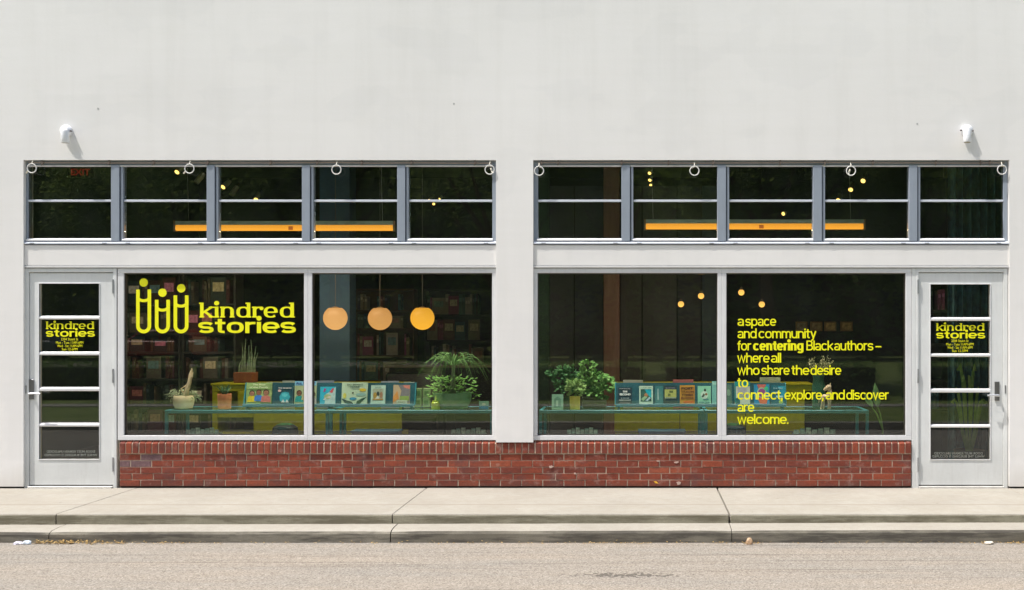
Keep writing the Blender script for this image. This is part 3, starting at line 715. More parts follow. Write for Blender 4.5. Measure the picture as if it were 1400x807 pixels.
# small fixings left in the stucco
for px, py in ((134, 148.5), (620.5, 142), (1254, 169.5)):
    mb = MB(); mb.lathe([(.009, 0), (.009, -.002), (.004, -.003)], (0, 0, 0), 10, 'y'); o = mb.build('wall_plug', M((.45, .45, .44), .7), shop, loc=(X(px), 0, Z(py)))

# ================================================================ GROUND
def kz(x): return -.0785 + .0022 * x + 0  # kerb step height rises to the right
SX0, SX1 = -12.0, 10.0
joints = [-10.61, -7.77, -4.93, -2.09, .757, 3.60, 6.44, 9.28]
gap = [.006, .006, .003, .004, .013, .006, .006, .006]
base = MB(); base.box(SX0 - 3, SX1 + 3, -1.45, .18, -.35, -.045); struct(base, 'pavement_bed', M((.2, .17, .13), .95))
pav = MB(); pav.box(SX0, SX0 + .01, -1.48, -1.47, -.3, -.05); pavement = tag(bpy.data.objects.new('pavement', None), kind='structure'); col.objects.link(pavement)
for i in range(len(joints) - 1):
    a, b = joints[i] + gap[i] / 2, joints[i + 1] - gap[i + 1] / 2
    m = MB(); m.box(a, b, -1.484, .182, -.06, -.0005 * (i % 3)); o = m.build('paving_slab', MC, pavement, .006)
    m = MB(); m.box(a + .002, b - .002, -1.490, -1.30, -.32, -.012); m.build('kerb_riser', MCR, pavement, .004)
gut = tag(bpy.data.objects.new('kerb', None), kind='structure'); col.objects.link(gut)
kj = [-10.55, -7.7, -4.845, -2.045, .752, 3.66, 6.5, 9.3]; kg = [.01, .01, .008, .008, .006, .01, .01, .01]
for i in range(len(kj) - 1):
    a, b = kj[i] + kg[i] / 2, kj[i + 1] - kg[i + 1] / 2; n = 14; m = MB(); vs = []; fs = []; rnd = random.Random(i)
    for k in range(n + 1):
        x = a + (b - a) * k / n; h = kz(x) + rnd.uniform(-.001, .001); e = 0
        sag = .006 if k in (0, n) else 0
        pr = [(-1.486, -.33), (-1.486, h), (-1.60, h - .001), (-1.725 + sag, h - .004 - sag), (-1.755 + sag, h - .014 - sag), (-1.768, h - .034), (-1.776, -.33)]
        vs += [(x, p[0], p[1]) for p in pr]
    for k in range(n):
        for j in range(6): fs.append((k * 7 + j, (k + 1) * 7 + j, (k + 1) * 7 + j + 1, k * 7 + j + 1))
    fs += [tuple(range(7)), tuple(range(n * 7 + 6, n * 7 - 1, -1))]
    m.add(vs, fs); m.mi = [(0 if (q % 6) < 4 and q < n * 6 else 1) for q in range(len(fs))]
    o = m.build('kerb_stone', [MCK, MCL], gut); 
    bm = bmesh.new(); bm.from_mesh(o.data); bmesh.ops.recalc_face_normals(bm, faces=bm.faces[:]); bm.to_mesh(o.data); bm.free()
RZ = -.189
grd = MB(); grd.add([(-400, -400, -.42), (400, -400, -.42), (400, 60, -.42), (-400, 60, -.42)], [(0, 1, 2, 3)]); struct(grd, 'ground', M((.10, .10, .05), .95))
rd = MB(); rd.box(-80, 80, -8.1, -1.70, -.40, RZ); struct(rd, 'road', MA)
fk = MB(); fk.box(-80, 80, -8.28, -8.102, -.40, -.06); struct(fk, 'far_kerb', MCK, .01)
ver = MB(); ver.box(-80, 80, -90, -8.282, -.40, -.07); struct(ver, 'lawn', MGR)
fp = MB(); fp.box(-80, 80, -12.5, -11.8, -.2, -.055); struct(fp, 'far_footpath', MC)

# ================================================================ INTERIOR SHELL
RX0, RX1, RY = -7.2, 5.0, 7.4
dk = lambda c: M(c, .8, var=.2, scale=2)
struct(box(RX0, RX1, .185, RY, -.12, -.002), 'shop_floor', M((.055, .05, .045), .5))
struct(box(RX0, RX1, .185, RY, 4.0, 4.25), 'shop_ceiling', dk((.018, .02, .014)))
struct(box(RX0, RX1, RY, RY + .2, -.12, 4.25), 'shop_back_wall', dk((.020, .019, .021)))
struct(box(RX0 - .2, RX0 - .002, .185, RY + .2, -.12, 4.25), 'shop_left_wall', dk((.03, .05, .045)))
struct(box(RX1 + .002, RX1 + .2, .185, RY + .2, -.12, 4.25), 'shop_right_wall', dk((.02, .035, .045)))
struct(box(RX0 - .4, RX1 + .4, .185, RY + .6, 4.26, 4.6), 'shop_roof', M((.2, .2, .2), .9))
def pb(px0, px1, py0, py1, y0, y1):      # box whose front face spans these picture bounds at depth y0
    return MB().box(X(px0, y0), X(px1, y0), y0, y1, Z(py1, y0), Z(py0, y0))
# panels and columns inside
def thing(mb, name, mat, label, cat, group=None, bevel=0.0, smooth=False):
    return tag(mb.build(name, mat, None, bevel, smooth), label, cat, group)
def tocenter(o):
    """put the origin of a single-mesh thing at the middle of its base"""
    me = o.data; xs = [v.co for v in me.vertices]
    c = Vector(((min(v.x for v in xs) + max(v.x for v in xs)) / 2, (min(v.y for v in xs) + max(v.y for v in xs)) / 2, min(v.z for v in xs)))
    for v in me.vertices: v.co -= c
    o.location = c; return o
def col_box(px0, px1, y0, d, z0, z1): return MB().box(X(px0, y0), X(px1, y0), y0, y0 + d, z0, z1)
tocenter(thing(col_box(437, 478, 2.4, .3, 0, 3.98), 'column', dk((.045, .10, .18)), 'blue-grey painted column behind the leftmost globe lamp', 'column'))
wc = MB(); wc.box(X(825, 3.0), X(847, 3.0), 3.0, 3.25, 0, 3.98); tocenter(thing(wc, 'wood_column', MWD, 'tall brown wooden column behind the leafy window plants', 'column', bevel=.008))
tocenter(thing(col_box(735, 750, 2.6, .25, 0, 3.98), 'side_column', dk((.03, .06, .04)), 'narrow dark green column at the left edge of the plant window', 'column'))
pn0 = [(752, 784, (.055, .055, .062)), (786, 824, (.05, .05, .06)), (849, 877, (.06, .058, .055)), (879, 925, (.055, .055, .055)), (927, 958, (.03, .03, .035)), (960, 992, (.035, .05, .068))]
lb = ['charcoal room divider panel next to the green side column', 'charcoal room divider panel just left of the wooden column', 'warm grey divider panel just right of the wooden column', 'wide charcoal divider panel under the lower small bulb',
      'near-black divider panel under the higher small bulb', 'navy divider panel behind the right window mullion']
for (a, b, c), l in zip(pn0, lb):
    o = thing(col_box(a, b, 3.6, .05, 0, 3.4), 'divider_panel', dk([v * 1.15 for v in c]), l, 'panel', 'tall divider panels'); tocenter(o)
tocenter(thing(col_box(994, 1262, 5.2, .12, 0, 3.9), 'partition', dk((.028, .032, .045)), 'dark navy partition carrying four small framed pictures', 'partition'))
for i, (a, b) in enumerate(((1088, 1104), (1108, 1124.5), (1127, 1143.5), (1149, 1166))):
    y = 5.12; t = empty('framed_picture', (X((a + b) / 2, y), y, Z(453, y)), ['leftmost of the four pictures in a row on the navy partition', 'second picture from the left on the navy partition', 'third picture from the left on the navy partition', 'rightmost of the four pictures, set a little apart on the navy partition'][i], 'picture', 'small pictures on the navy partition')
    hw = (X(b, y) - X(a, y)) / 2; hh = Z(440, y) - Z(453, y)
    MB().box(-hw, hw, 0, .03, 0, hh).build('frame', M((.32, .20, .09), .6), t, .004)
    MB().box(-hw + .02, hw - .02, -.004, .004, .02, hh - .02).build('print', M([(.34, .30, .20), (.42, .32, .17), (.55, .38, .15), (.52, .36, .16)][i], .7, var=.6, scale=18), t)
# curtains by the right door
cu = MB(); n = 40; vs = []; 
x0, x1 = X(1296, 1.2), X(1390, 1.2)
for k in range(n + 1):
    x = x0 + (x1 - x0) * k / n; y = 1.2 + .05 * math.sin(k * 1.35) ; vs += [(x, y, .02), (x, y, 3.6), (x, y + .012, .02), (x, y + .012, 3.6)]
fs = []
for k in range(n):
    q = k * 4; p = q + 4; fs += [(q, p, p + 1, q + 1), (q + 3, p + 3, p + 2, q + 2), (q + 1, p + 1, p + 3, q + 3), (q, q + 2, p + 2, p)]
fs += [(0, 1, 3, 2), (n * 4, n * 4 + 2, n * 4 + 3, n * 4 + 1)]
cu.add(vs, fs); thing(cu, 'curtain', M((.045, .13, .17), .85, var=.3), 'dark teal pleated curtain behind the right door', 'curtain', smooth=True)

# ---------------------------------------------------------------- bookcases
SPINES = [(.28, .24, .16), (.10, .16, .12), (.24, .08, .07), (.42, .38, .28), (.05, .12, .14), (.34, .10, .18), (.16, .08, .05), (.12, .22, .20), (.22, .20, .10), (.08, .07, .10), (.45, .42, .36)]
SHELF_N = [0]
CN = ['tan', 'dark green', 'brick red', 'cream', 'deep teal', 'magenta', 'brown', 'sea green', 'olive', 'near-black', 'ivory']
ORD = ['first', 'second', 'third', 'fourth', 'fifth', 'sixth', 'seventh', 'eighth', 'ninth', 'tenth', 'eleventh', 'twelfth']
def shelf_books(xa, xb, z, h, y, rnd, dep=.2, dim=1.0, label='', group='books on the dark bookcases', lev=1):
    x = xa; seen = {}
    while x < xb - .03:
        if rnd.random() < .16: x += rnd.uniform(.04, .1); continue
        face = rnd.random() < .2
        wd = rnd.uniform(.15, .2) if face else rnd.uniform(.022, .05)
        if x + wd > xb: break
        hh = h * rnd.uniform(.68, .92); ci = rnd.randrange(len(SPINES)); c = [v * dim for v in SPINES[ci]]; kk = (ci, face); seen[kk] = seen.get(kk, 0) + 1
        t = empty('shelved_book', (x + wd / 2, y + rnd.uniform(0, .03), z + .001), '%s %s %s from left, %s shelf down, %s' % (ORD[min(11, seen[kk] - 1)], CN[ci], 'face-out book' if face else 'book spine', ORD[lev - 1], label), 'book', group)
        if face:
            MB().box(-wd / 2, wd / 2, 0, .02, 0, hh).build('cover', M(c, .6, var=.25, scale=9), t, .002)
            MB().box(-wd * .36, wd * .36, -.002, .001, hh * .45, hh * .8).build('cover_art', M([min(1, v * 2 + .05) for v in rnd.choice(SPINES)], .6, var=.5, scale=25), t)
        else:
            MB().box(-wd / 2 + .0008, wd / 2 - .0008, 0, dep * rnd.uniform(.7, .9), 0, hh).build('cover', M(c, .6, var=.2, scale=9), t, .003)
            MB().box(-wd * .36, wd * .36, -.0015, .001, hh * .62, hh * .8).build('spine_label', M([min(1, v * 1.8 + .04) for v in c], .6), t)
        x += wd + rnd.uniform(.0, .004); SHELF_N[0] += 1
def bookcase(px0, px1, levels, y, label, mat, dim=1.0, books=True, lab2=None, dep=.28):
    xa, xb = X(px0, y), X(px1, y); zt = Z(levels[0], y)
    t = empty('bookcase', ((xa + xb) / 2, y, 0), label, 'bookcase'); hw = (xb - xa) / 2
    for s in (-1, 1): MB().box(min(s * hw, s * (hw - .025)), max(s * hw, s * (hw - .025)), 0, dep, 0, zt).build('side_panel', mat, t, .002)
    MB().box(-hw + .026, hw - .026, dep - .012, dep, 0, zt - .03).build('back_panel', mat, t)
    for i, p in enumerate(levels):
        z = Z(p, y); MB().box(-hw + .026, hw - .026, .002, dep - .013, z - .026, z - .001).build('shelf', mat, t, .002)
    MB().box(-hw + .026, hw - .026, .02, dep - .013, .0, .08).build('plinth', mat, t)
    if books:
        for i in range(1, len(levels)):
            z = Z(levels[i], y); shelf_books(xa + .04, xb - .04, z, Z(levels[i - 1], y) - z - .03, y + .01, random.Random(levels[i] * 3 + px0), dep - .06, dim, lab2, lev=i)
MDKW = M((.035, .04, .038), .6)
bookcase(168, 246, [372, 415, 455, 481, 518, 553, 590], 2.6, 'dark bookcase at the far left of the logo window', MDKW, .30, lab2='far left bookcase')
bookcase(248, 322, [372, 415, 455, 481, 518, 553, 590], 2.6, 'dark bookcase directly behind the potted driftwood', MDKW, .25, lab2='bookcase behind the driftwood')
bookcase(484, 566, [395, 424, 449, 486, 520, 560], 5.6, 'brown bookcase seen between the globe lamps', M((.11, .05, .025), .6), 1.0, lab2='bookcase between the globes')
bookcase(580, 672, [395, 430, 465, 500, 540], 6.2, 'dark bookcase in the back right of the globe lamp window', M((.03, .028, .03), .6), .8, lab2='bookcase beyond the arching plant')
bookcase(1268, 1300, [384, 424, 470, 520, 560], 1.6, 'dark bookcase behind the upper panes of the right door', MDKW, .8, lab2='bookcase behind the right door')

# ---------------------------------------------------------------- lights of the shop
MGLOBE = emit((1.0, .50, .13), .95, 'globe_lamp_shade'); 
cord = M((.13, .12, .11), .6)
def globe(px, py, rpx, y, label, strength_mat, cordtop=True):
    r_ = rpx / PX * F(y); t = empty('globe_pendant', (X(px, y), y, Z(py, y)), label, 'pendant lamp', 'globe pendant lamps')
    prof = [(0, -r_)] + [(r_ * math.sin(R(a)), -r_ * math.cos(R(a))) for a in range(8, 149, 7)]
    MB().lathe(prof, n=32).build('shade', strength_mat, t, smooth=True)
    MB().lathe([(r_ * .30, r_ * .855), (r_ * .30, r_ * .90), (r_ * .1, r_ * .96)], n=20).build('cap', M((.3, .2, .1), .5), t, smooth=True)
    MB().tube([(0, 0, r_ * .95), (0, 0, 3.97 - Z(py, y))], .0035, 6).build('cord', cord, t)
    MB().lathe([(.05, 3.955 - Z(py, y)), (.05, 3.99 - Z(py, y))], n=16).build('ceiling_rose', cord, t)
globe(458.5, 435, 16.3, 2.0, 'left globe pendant lamp, in front of the blue-grey column', emit((1.0, .50, .165), .56, 'globe_left'))
globe(519.5, 435.3, 16.2, 2.0, 'middle one of three glowing globe pendants', emit((1.0, .48, .14), .47, 'globe_middle'))
globe(577.5, 435, 16.2, 2.0, 'right globe pendant lamp, the most golden of the three', emit((1.0, .46, .035), .68, 'globe_right'))
MBULB = emit((1.0, .50, .10), 1.0, 'bulb_glow')
for px, py, r_, l in ((931, 416, 4.2, 'lowest small bulb in the window with the wooden column'), (958.5, 404.8, 4.2, 'higher small bulb just left of the window mullion'), (1013.5, 400, 4.2, 'small bulb just right of the window mullion'), (1041.5, 416.3, 4.2, 'small bulb above the first line of window lettering')):
    y = 3.0; r_ = r_ / PX * F(y); t = empty('bulb_pendant', (X(px, y), y, Z(py, y)), l, 'bulb', 'small bare bulbs')
    MB().lathe([(0, -r_)] + [(r_ * math.sin(R(a)), -r_ * math.cos(R(a))) for a in range(15, 151, 15)], n=18).build('bulb', MBULB, t, smooth=True)
    MB().lathe([(.016, r_ * .85), (.018, r_ * 1.5), (.006, r_ * 1.7)], n=12).build('socket', M((.1, .08, .06), .5), t)
    MB().tube([(0, 0, r_ * 1.6), (0, 0, 3.98 - Z(py, y))], .0025, 5).build('cord', M((.03, .03, .03), .6), t)
MLIN = emit((1.0, .38, .035), .85, 'strip_lamp_glow')
def linear(px0, px1, py, y, label, cords):
    xa, xb = X(px0, y), X(px1, y); z = Z(py, y); t = empty('linear_pendant', ((xa + xb) / 2, y, z), label, 'strip lamp', 'long strip pendants'); hw = (xb - xa) / 2
    MB().box(-hw, hw, -.03, .03, 0, 5.5 / PX * F(y)).build('housing', M((.42, .50, .45), .5, name='strip_housing'), t, .003)
    MB().box(-hw, hw, -.029, .029, -7.6 / PX * F(y), -.001).build('diffuser', [MLIN], t, .006)
    for s in (-1, 1): MB().box(min(s * hw, s * (hw + .02)), max(s * hw, s * (hw + .02)), -.031, .031, -8.6 / PX * F(y), 5.6 / PX * F(y)).build('end_cap', M((.30, .20, .12), .5), t)
    MB().box(.04 * hw, .04 * hw + .05, -.0305, -.028, -7 / PX * F(y), -2 / PX * F(y)).build('joiner', emit((.9, .22, .03), .35, 'joiner_glow'), t)
    ld = bpy.data.lights.new('strip_light', 'AREA'); ld.shape = 'RECTANGLE'; ld.size = hw * 2; ld.size_y = .06; ld.energy = 20; ld.color = (1, .72, .42)
    lo = bpy.data.objects.new('strip_light', ld); col.objects.link(lo); lo.parent = t; lo.location = (0, 0, -8.8 / PX * F(y))
    for c in cords:
        xc = X(c, y) - (xa + xb) / 2; MB().tube([(xc, 0, .05), (xc - .01, 0, .4), (xc - .02, 0, 3.98 - z)], .003, 5).build('cable', M((.3, .3, .28), .5), t)
linear(241, 538, 308, 1.35, 'long strip pendant glowing orange behind the left transom panes', (258, 523))
linear(883, 1180, 306, 1.35, 'long strip pendant glowing orange behind the right transom panes', (893, 1163))
MSPOT = emit((1.0, .60, .15), 1.9, 'spotlight_lens')
def spot(px, py, y, ang, label, lit=True, L=.15, r_=.034):
    t = empty('track_spotlight', (X(px, y), y, Z(py, y)), label, 'spotlight', 'spotlights under the dark ceiling'); t.rotation_euler = (R(-48 if lit else -25), R(ang), 0)
    MB().lathe([(r_, .0), (r_ * 1.02, L * .6), (r_ * .8, L), (r_ * .3, L * 1.05)], n=16).build('can', M((.45, .43, .32), .5), t, smooth=True)
    MB().lathe([(r_ * (.86 if lit else .8), -.003), (r_ * .5, .006)], n=16).build('lens', MSPOT if lit else M((.25, .22, .12), .4), t)
    MB().tube([(0, 0, L), (0, .02, L + .12)], .008, 6).build('stem', M((.05, .05, .05), .5), t)
for a in ((242, 235.5, 3.0, 20, 'lit spotlight just left of the second white ring'), (305, 256, 3.6, 25, 'lit spotlight just right of the second transom mullion'), (350, 273, 4.6, 0, 'lit spotlight at the middle glazing bar of the third pane'),
          (268, 250, 2.6, 30, 'unlit angled spotlight cylinder left of the second mullion', False), (316, 267, 4.0, 25, 'unlit spotlight between the two lit ones of the third pane', False),
          (587, 274, 5, 20, 'leftmost of three tiny lit spotlights in the fifth pane', True, .08, .02), (593, 279, 5, -20, 'lowest of three tiny lit spotlights in the fifth pane', True, .08, .022), (601, 272, 5, 30, 'rightmost of three tiny lit spotlights in the fifth pane', True, .08, .016),
          (888, 237, 3.2, 25, 'topmost lit spotlight of the row behind the right transom', True, .07, .024), (888.5, 246.5, 3.6, 25, 'second lit spotlight from the top of the right transom row', True, .07, .024), (890, 253.5, 4.0, 25, 'third lit spotlight from the top of the right transom row', True, .07, .024),
          (891, 266.5, 4.4, 25, 'fourth lit spotlight of the right transom row, above the bar', True, .07, .024), (891.5, 273, 4.8, 25, 'lowest lit spotlight of the right transom row', True, .07, .022), (919.5, 290.5, 5.0, -35, 'small brownish spotlight above the right strip pendant', True, .16, .022),
          (1180, 247.5, 3.2, 35, 'highest lit spotlight beside the seventh white ring'), (1163, 259.5, 3.8, 30, 'lit spotlight directly under the white ring of the fourth right pane'), (1146, 274, 4.4, 25, 'lit spotlight right of the third mullion of the right transom'), (1071, 292.5, 5.0, 60, 'faint flat spotlight above the middle of the right strip pendant', True, .06, .03)):
    spot(*a)
for px, ty, l in ((262, .6, 'added unseen spotlight aimed down at the driftwood pot'), (385, .62, 'added unseen spotlight aimed at the left half of the left rack'), (500, .62, 'added unseen spotlight aimed at the right half of the left rack'), (625, .7, 'added unseen spotlight aimed at the arching palm'),
                  (795, .7, 'added unseen spotlight aimed at the leafy plants'), (905, .62, 'added unseen spotlight aimed at the left half of the right rack'), (1020, .62, 'added unseen spotlight aimed at the right half of the right rack'), (1130, .7, 'added unseen spotlight aimed at the carved animal')):
    t = empty('added_display_light', (X(px, .5), .40, 3.72), l, 'spotlight', 'added unseen spotlights over the window tables'); t.rotation_euler = (R(-5), 0, 0)  # unseen lamps added behind the lintel to brighten the window displays
    MB().lathe([(.04, .0), (.042, .09), (.03, .14), (.012, .15)], n=16).build('can', M((.16, .15, .11), .5), t, smooth=True)
    MB().lathe([(.034, .004), (.01, .010)], n=16).build('lens', MSPOT, t); MB().tube([(0, 0, .15), (0, .02, .275)], .008, 6).build('stem', M((.05, .05, .05), .5), t)
    ld = bpy.data.lights.new('fill_beam', 'SPOT'); ld.energy = 330; ld.spot_size = R(44); ld.spot_blend = .8; ld.color = (1, .93, .82); ld.shadow_soft_size = .03
    lo = bpy.data.objects.new('fill_beam', ld); col.objects.link(lo); lo.parent = t; lo.location = (0, 0, -.01)
MEX = emit((.8, .03, .02), .11, 'exit_sign_red')
for px, l in ((110, 'red EXIT sign behind the top left transom pane'), (1309, 'red EXIT sign behind the top right transom pane')):
    y = 1.4; t = empty('exit_sign', (X(px, y), y, Z(242, y)), l, 'exit sign')
    MB().box(-.15, .15, .004, .04, -.01, .11).build('housing', M((.03, .035, .02), .5), t, .004)
    text('EXIT', MEX, 0, .001, .018, t, 'lettering', width=.21, height=.07, bold=.02)

# ---------------------------------------------------------------- tables
def table(px0, px1, y0, y1, label, mid=None):
    xa, xb = X(px0, y0), X(px1, y0); zt = Z(561, y0); zb = Z(565.5, y0); t = empty('display_table', ((xa + xb) / 2, (y0 + y1) / 2, 0), label, 'table', 'teal framed display tables'); hw = (xb - xa) / 2; hd = (y1 - y0) / 2
    MB().box(-hw, hw, -hd, -hd + .03, zb, zt).box(-hw, hw, hd - .03, hd, zb, zt).box(-hw, -hw + .03, -hd + .031, hd - .031, zb, zt).box(hw - .03, hw, -hd + .031, hd - .031, zb, zt).build('frame', MTE, t, .003)
    MB().box(-hw + .031, hw - .031, -hd + .031, hd - .031, zt - .012, zt - .004).build('table_top', MGD, t)
    for sx in (-1, 1):
        for sy in (-1, 1):
            x = sx * (hw - .015); y = sy * (hd - .015); MB().box(x - .0148, x + .0148, y - .0148, y + .0148, 0, zb - .001).build('leg', MTE, t, .002)
    MB().box(-hw + .031, hw - .031, -hd + .04, hd - .04, .30, .315).build('lower_shelf', MTE2, t)
    return zt
TY0, TY1 = .42, .98
ZT = table(225, 449, TY0, TY1, 'teal framed table under the driftwood pot at the left')
table(450, 674, TY0, TY1, 'teal framed table under the arching plant')
table(737, 962, TY0, TY1, 'teal framed table under the large leafy plants')
table(963.5, 1188, TY0, TY1, 'teal framed table under the small wooden animal')
for px, w_, l in ((276, .34, 'row of pale flyers low under the left table'), (640, .36, 'row of greenish flyers low under the arching plant table'), (796, .32, 'row of greenish flyers low under the leafy plant table'), (1114, .44, 'wide rack of pale flyers low under the right table')):
    t = empty('flyer_rack', (X(px, .62), .62, .316), l, 'flyers', 'flyer racks on the lower shelves')
    MB().box(-w_ / 2, w_ / 2, .03, .12, 0, .16).build('tray', M((.08, .12, .09), .6), t, .003)
    k = 7
    for i in range(k):
        x = -w_ / 2 + w_ * (i + .5) / k; MB().box(x - w_ / k * .42, x + w_ / k * .42, .012, .02, .03, .20 + .01 * (i % 3)).build('flyer', M([(.35, .45, .36), (.25, .36, .28), (.42, .50, .38)][i % 3], .6, var=.5, scale=40), t)
for px, l, c in ((390, 'dark rounded speaker with a green top under the left book rack', (.03, .045, .06)), (1003, 'dark rounded speaker under the right book rack', (.03, .045, .07))):
    y = 1.05; t = empty('floor_speaker', (X(px, y), y, 0), l, 'speaker')
    MB().lathe([(.12, 0), (.135, .02), (.14, .40), (.13, .50), (.08, .535), (0, .54)], n=24).build('body', M(c, .5), t, smooth=True)
    MB().lathe([(.09, .531), (.05, .545), (0, .548)], n=20).build('top_cap', M((.06, .22, .10), .4), t, smooth=True)
for px, l, s in ((512, 'blue storage crate with a green label under the left tables', 'books'), (905, 'blue storage crate with a green label under the plant window table', 'Stories')):
    y = .75; t = empty('storage_crate', (X(px, y), y, .317), l, 'crate', 'blue crates under the tables'); 
    MB().box(-.24, .24, 0, .22, 0, .17).build('crate', M((.05, .09, .17), .6), t, .01)
    MB().box(-.25, .25, -.01, .23, .155, .175).build('rim', M((.07, .12, .2), .6), t, .004)
    text(s, M((.16, .42, .10), .6), 0, -.004, .05, t, 'label_lettering', width=.22, height=.07, bold=.01)

# ---------------------------------------------------------------- chartreuse cabinets
def cab(y, parts, label, name='low_cabinet'):
    t = empty(name, (0, y, 0), label, 'cabinet')
    for nme, (a, b, p0, p1, d0, d1) in parts:
        m = MB(); m.box(X(a, y), X(b, y), d0, d1, max(0, Z(p1, y)), Z(p0, y)); m.build(nme, MYW, t, .003)
    return t
y = 1.75
cab(y, [('top_board', (288, 552, 524.5, 527, -.01, .42)), ('apron', (290, 550, 527.2, 535, 0, .02)), ('side_panel', (290, 297, 535.2, 700, .004, .4)), ('divider', (325, 346, 535.2, 562, 0, .4)), ('rail', (297.5, 346, 562.2, 571, .002, .4)),
        ('door_panel', (346.5, 447, 535.2, 590, 0, .03)), ('door_panel', (448, 549, 535.2, 590, 0, .03)), ('back_panel', (297.5, 324.5, 535.2, 562, .38, .4)), ('plinth', (297.5, 549, 591, 700, .03, .38))], 'chartreuse yellow low cabinet behind the left book rack')
cab(y, [('top_board', (838, 1112, 524.5, 527, -.01, .42)), ('apron', (840, 1110, 527.2, 535, 0, .02)), ('door_panel', (840, 929, 535.2, 590, 0, .03)), ('door_panel', (930, 1019, 535.2, 590, 0, .03)), ('door_panel', (1020, 1100, 535.2, 590, 0, .03)), ('plinth', (841, 1099, 591, 700, .03, .38))], 'chartreuse yellow low cabinet behind the right book rack')

# ---------------------------------------------------------------- book racks
RY0 = .60
def rack(px0, px1, label):
    y = RY0; xa, xb = X(px0, y), X(px1, y); t = empty('book_rack', ((xa + xb) / 2, y, ZT), label, 'book rack', 'teal book racks on the tables'); hw = (xb - xa) / 2
    zl = Z(553.5, y) - ZT; zt = Z(523.5, y + .08) - ZT
    MB().box(-hw, hw, -.05, .035, zl - .018, zl).box(-hw, hw, -.056, -.0505, zl - .018, zl + .012).build('ledge', MTE, t, .002)
    m = MB(); m.prism([(.036, zl - .01), (.052, zl - .01), (.088, zt), (.072, zt)], -hw, hw); m.build('back_board', MTE2, t)
    for s in (-1, 0, 1):
        x = s * (hw - .03); m = MB(); m.box(x - .012, x + .012, -.03, .10, .0005, .012); m.box(x - .011, x + .011, .0, .022, .0125, zl - .019); m.build('foot', MTE, t, .002)
    for s in (-1, 1):
        x = s * hw; m = MB(); m.prism([(.0, zl + .0), (.054, zl - .0), (.092, zt + .003), (.068, zt + .003)], min(x, x + s * .012), max(x, x + s * .012)); m.build('end_panel', MTE, t)
    return ZT + zl
ZLG = rack(334, 566, 'left teal book rack holding a row of face-out books'); rack(842, 1074, 'right teal book rack behind the lettered window')

def art(t, hw, h, shapes, y0=-.0012):
    mats = []; mb = MB(); k = 0
    for s in shapes:
        if s[0] == 'text':
            _, body, x, z, wd, hh, c = s[:7]; text(body, M(c, .6, var=.03), x * 2 * hw, y0 - .0012 - .0002 * k, z * h, t, 'cover_title', width=wd * 2 * hw, height=hh * h, bold=s[7] if len(s) > 7 else .02); continue
        k += 1; c = s[-1]; m = M(c, .55, var=.14, scale=30)
        if m not in mats: mats.append(m)
        mb.m = mats.index(m)
        if s[0] == 'ell':
            _, x, z, rx, rz, _c = s; poly = [((x + rx * math.cos(a * math.pi / 9)) * 2 * hw, (z + rz * math.sin(a * math.pi / 9)) * h) for a in range(18)]
        elif s[0] == 'rect': _, x, z, rx, rz, _c = s; poly = [((x - rx) * 2 * hw, (z - rz) * h), ((x + rx) * 2 * hw, (z - rz) * h), ((x + rx) * 2 * hw, (z + rz) * h), ((x - rx) * 2 * hw, (z + rz) * h)]
        else: poly = [(p[0] * 2 * hw, p[1] * h) for p in s[1]]
        mb.plate(poly, y0 - .00018 * k, .00012)
    if mb.v: mb.build('cover_art', mats, t)
def fbook(px0, px1, py0, py1, c, shapes, label, y=RY0 - .015, tilt=8, base=None, roll=0, group='face-out books in the windows'):
    hw = (X(px1, y) - X(px0, y)) / 2; h = (Z(py0, y) - Z(py1, y)) / math.cos(R(tilt))
    t = empty('face_out_book', (X((px0 + px1) / 2, y), y - .012, (ZLG if base is None else base) + .0008), label, 'book', group); t.rotation_euler = (R(-tilt), R(roll), 0)
    MB().box(-hw, hw, 0, .0018, 0, h).box(-hw, hw, .0182, .02, 0, h).box(-hw, -hw + .0018, .0019, .0181, 0, h).build('cover', M(c, .5, var=.06), t)
    MB().box(-hw + .002, hw - .003, .002, .018, .003, h - .003).build('pages', M((.62, .60, .52), .8), t)
    art(t, hw, h, shapes); return t
SK1, SK2, SK3 = (.28, .13, .07), (.38, .18, .11), (.20, .09, .05)
def face(x, z, r, sk, shirt, hair=(.03, .02, .015), ar=1.0):
    return [('ell', x, z + r * .25 * ar, r * 1.25, r * 1.2 * ar, hair), ('poly', [(x - r * 2, z - r * 3.6 * ar), (x - r * 1.7, z - r * 1.5 * ar), (x - r * .5, z - r * .9 * ar), (x + r * .5, z - r * .9 * ar), (x + r * 1.7, z - r * 1.5 * ar), (x + r * 2, z - r * 3.6 * ar)], shirt), ('ell', x, z, r, r * 1.1 * ar, sk),
            ('ell', x - r * .35, z + r * .1, r * .12, r * .12, (.02, .01, .01)), ('ell', x + r * .35, z + r * .1, r * .12, r * .12, (.02, .01, .01)), ('ell', x, z - r * .5 * ar, r * .3, r * .1, (.5, .2, .18))]
fbook(336.5, 371, 520.5, 550.5, (.26, .40, .14), [('rect', -.0, .85, .5, .15, (.30, .45, .17)), ('ell', .3, .5, .22, .2, (.40, .52, .2))] + face(-.27, .50, .09, SK2, (.72, .55, .03), ar=1.15) + face(0, .54, .09, SK1, (.06, .22, .62), ar=1.15) + face(.29, .53, .10, SK2, (.62, .20, .16), ar=1.15) + [('text', 'The Boys', .0, .86, .5, .09, (.85, .9, .6)), ('text', 'of the Family', 0, .74, .75, .09, (.85, .9, .6))], 'green picture book showing three children, first on the left rack')
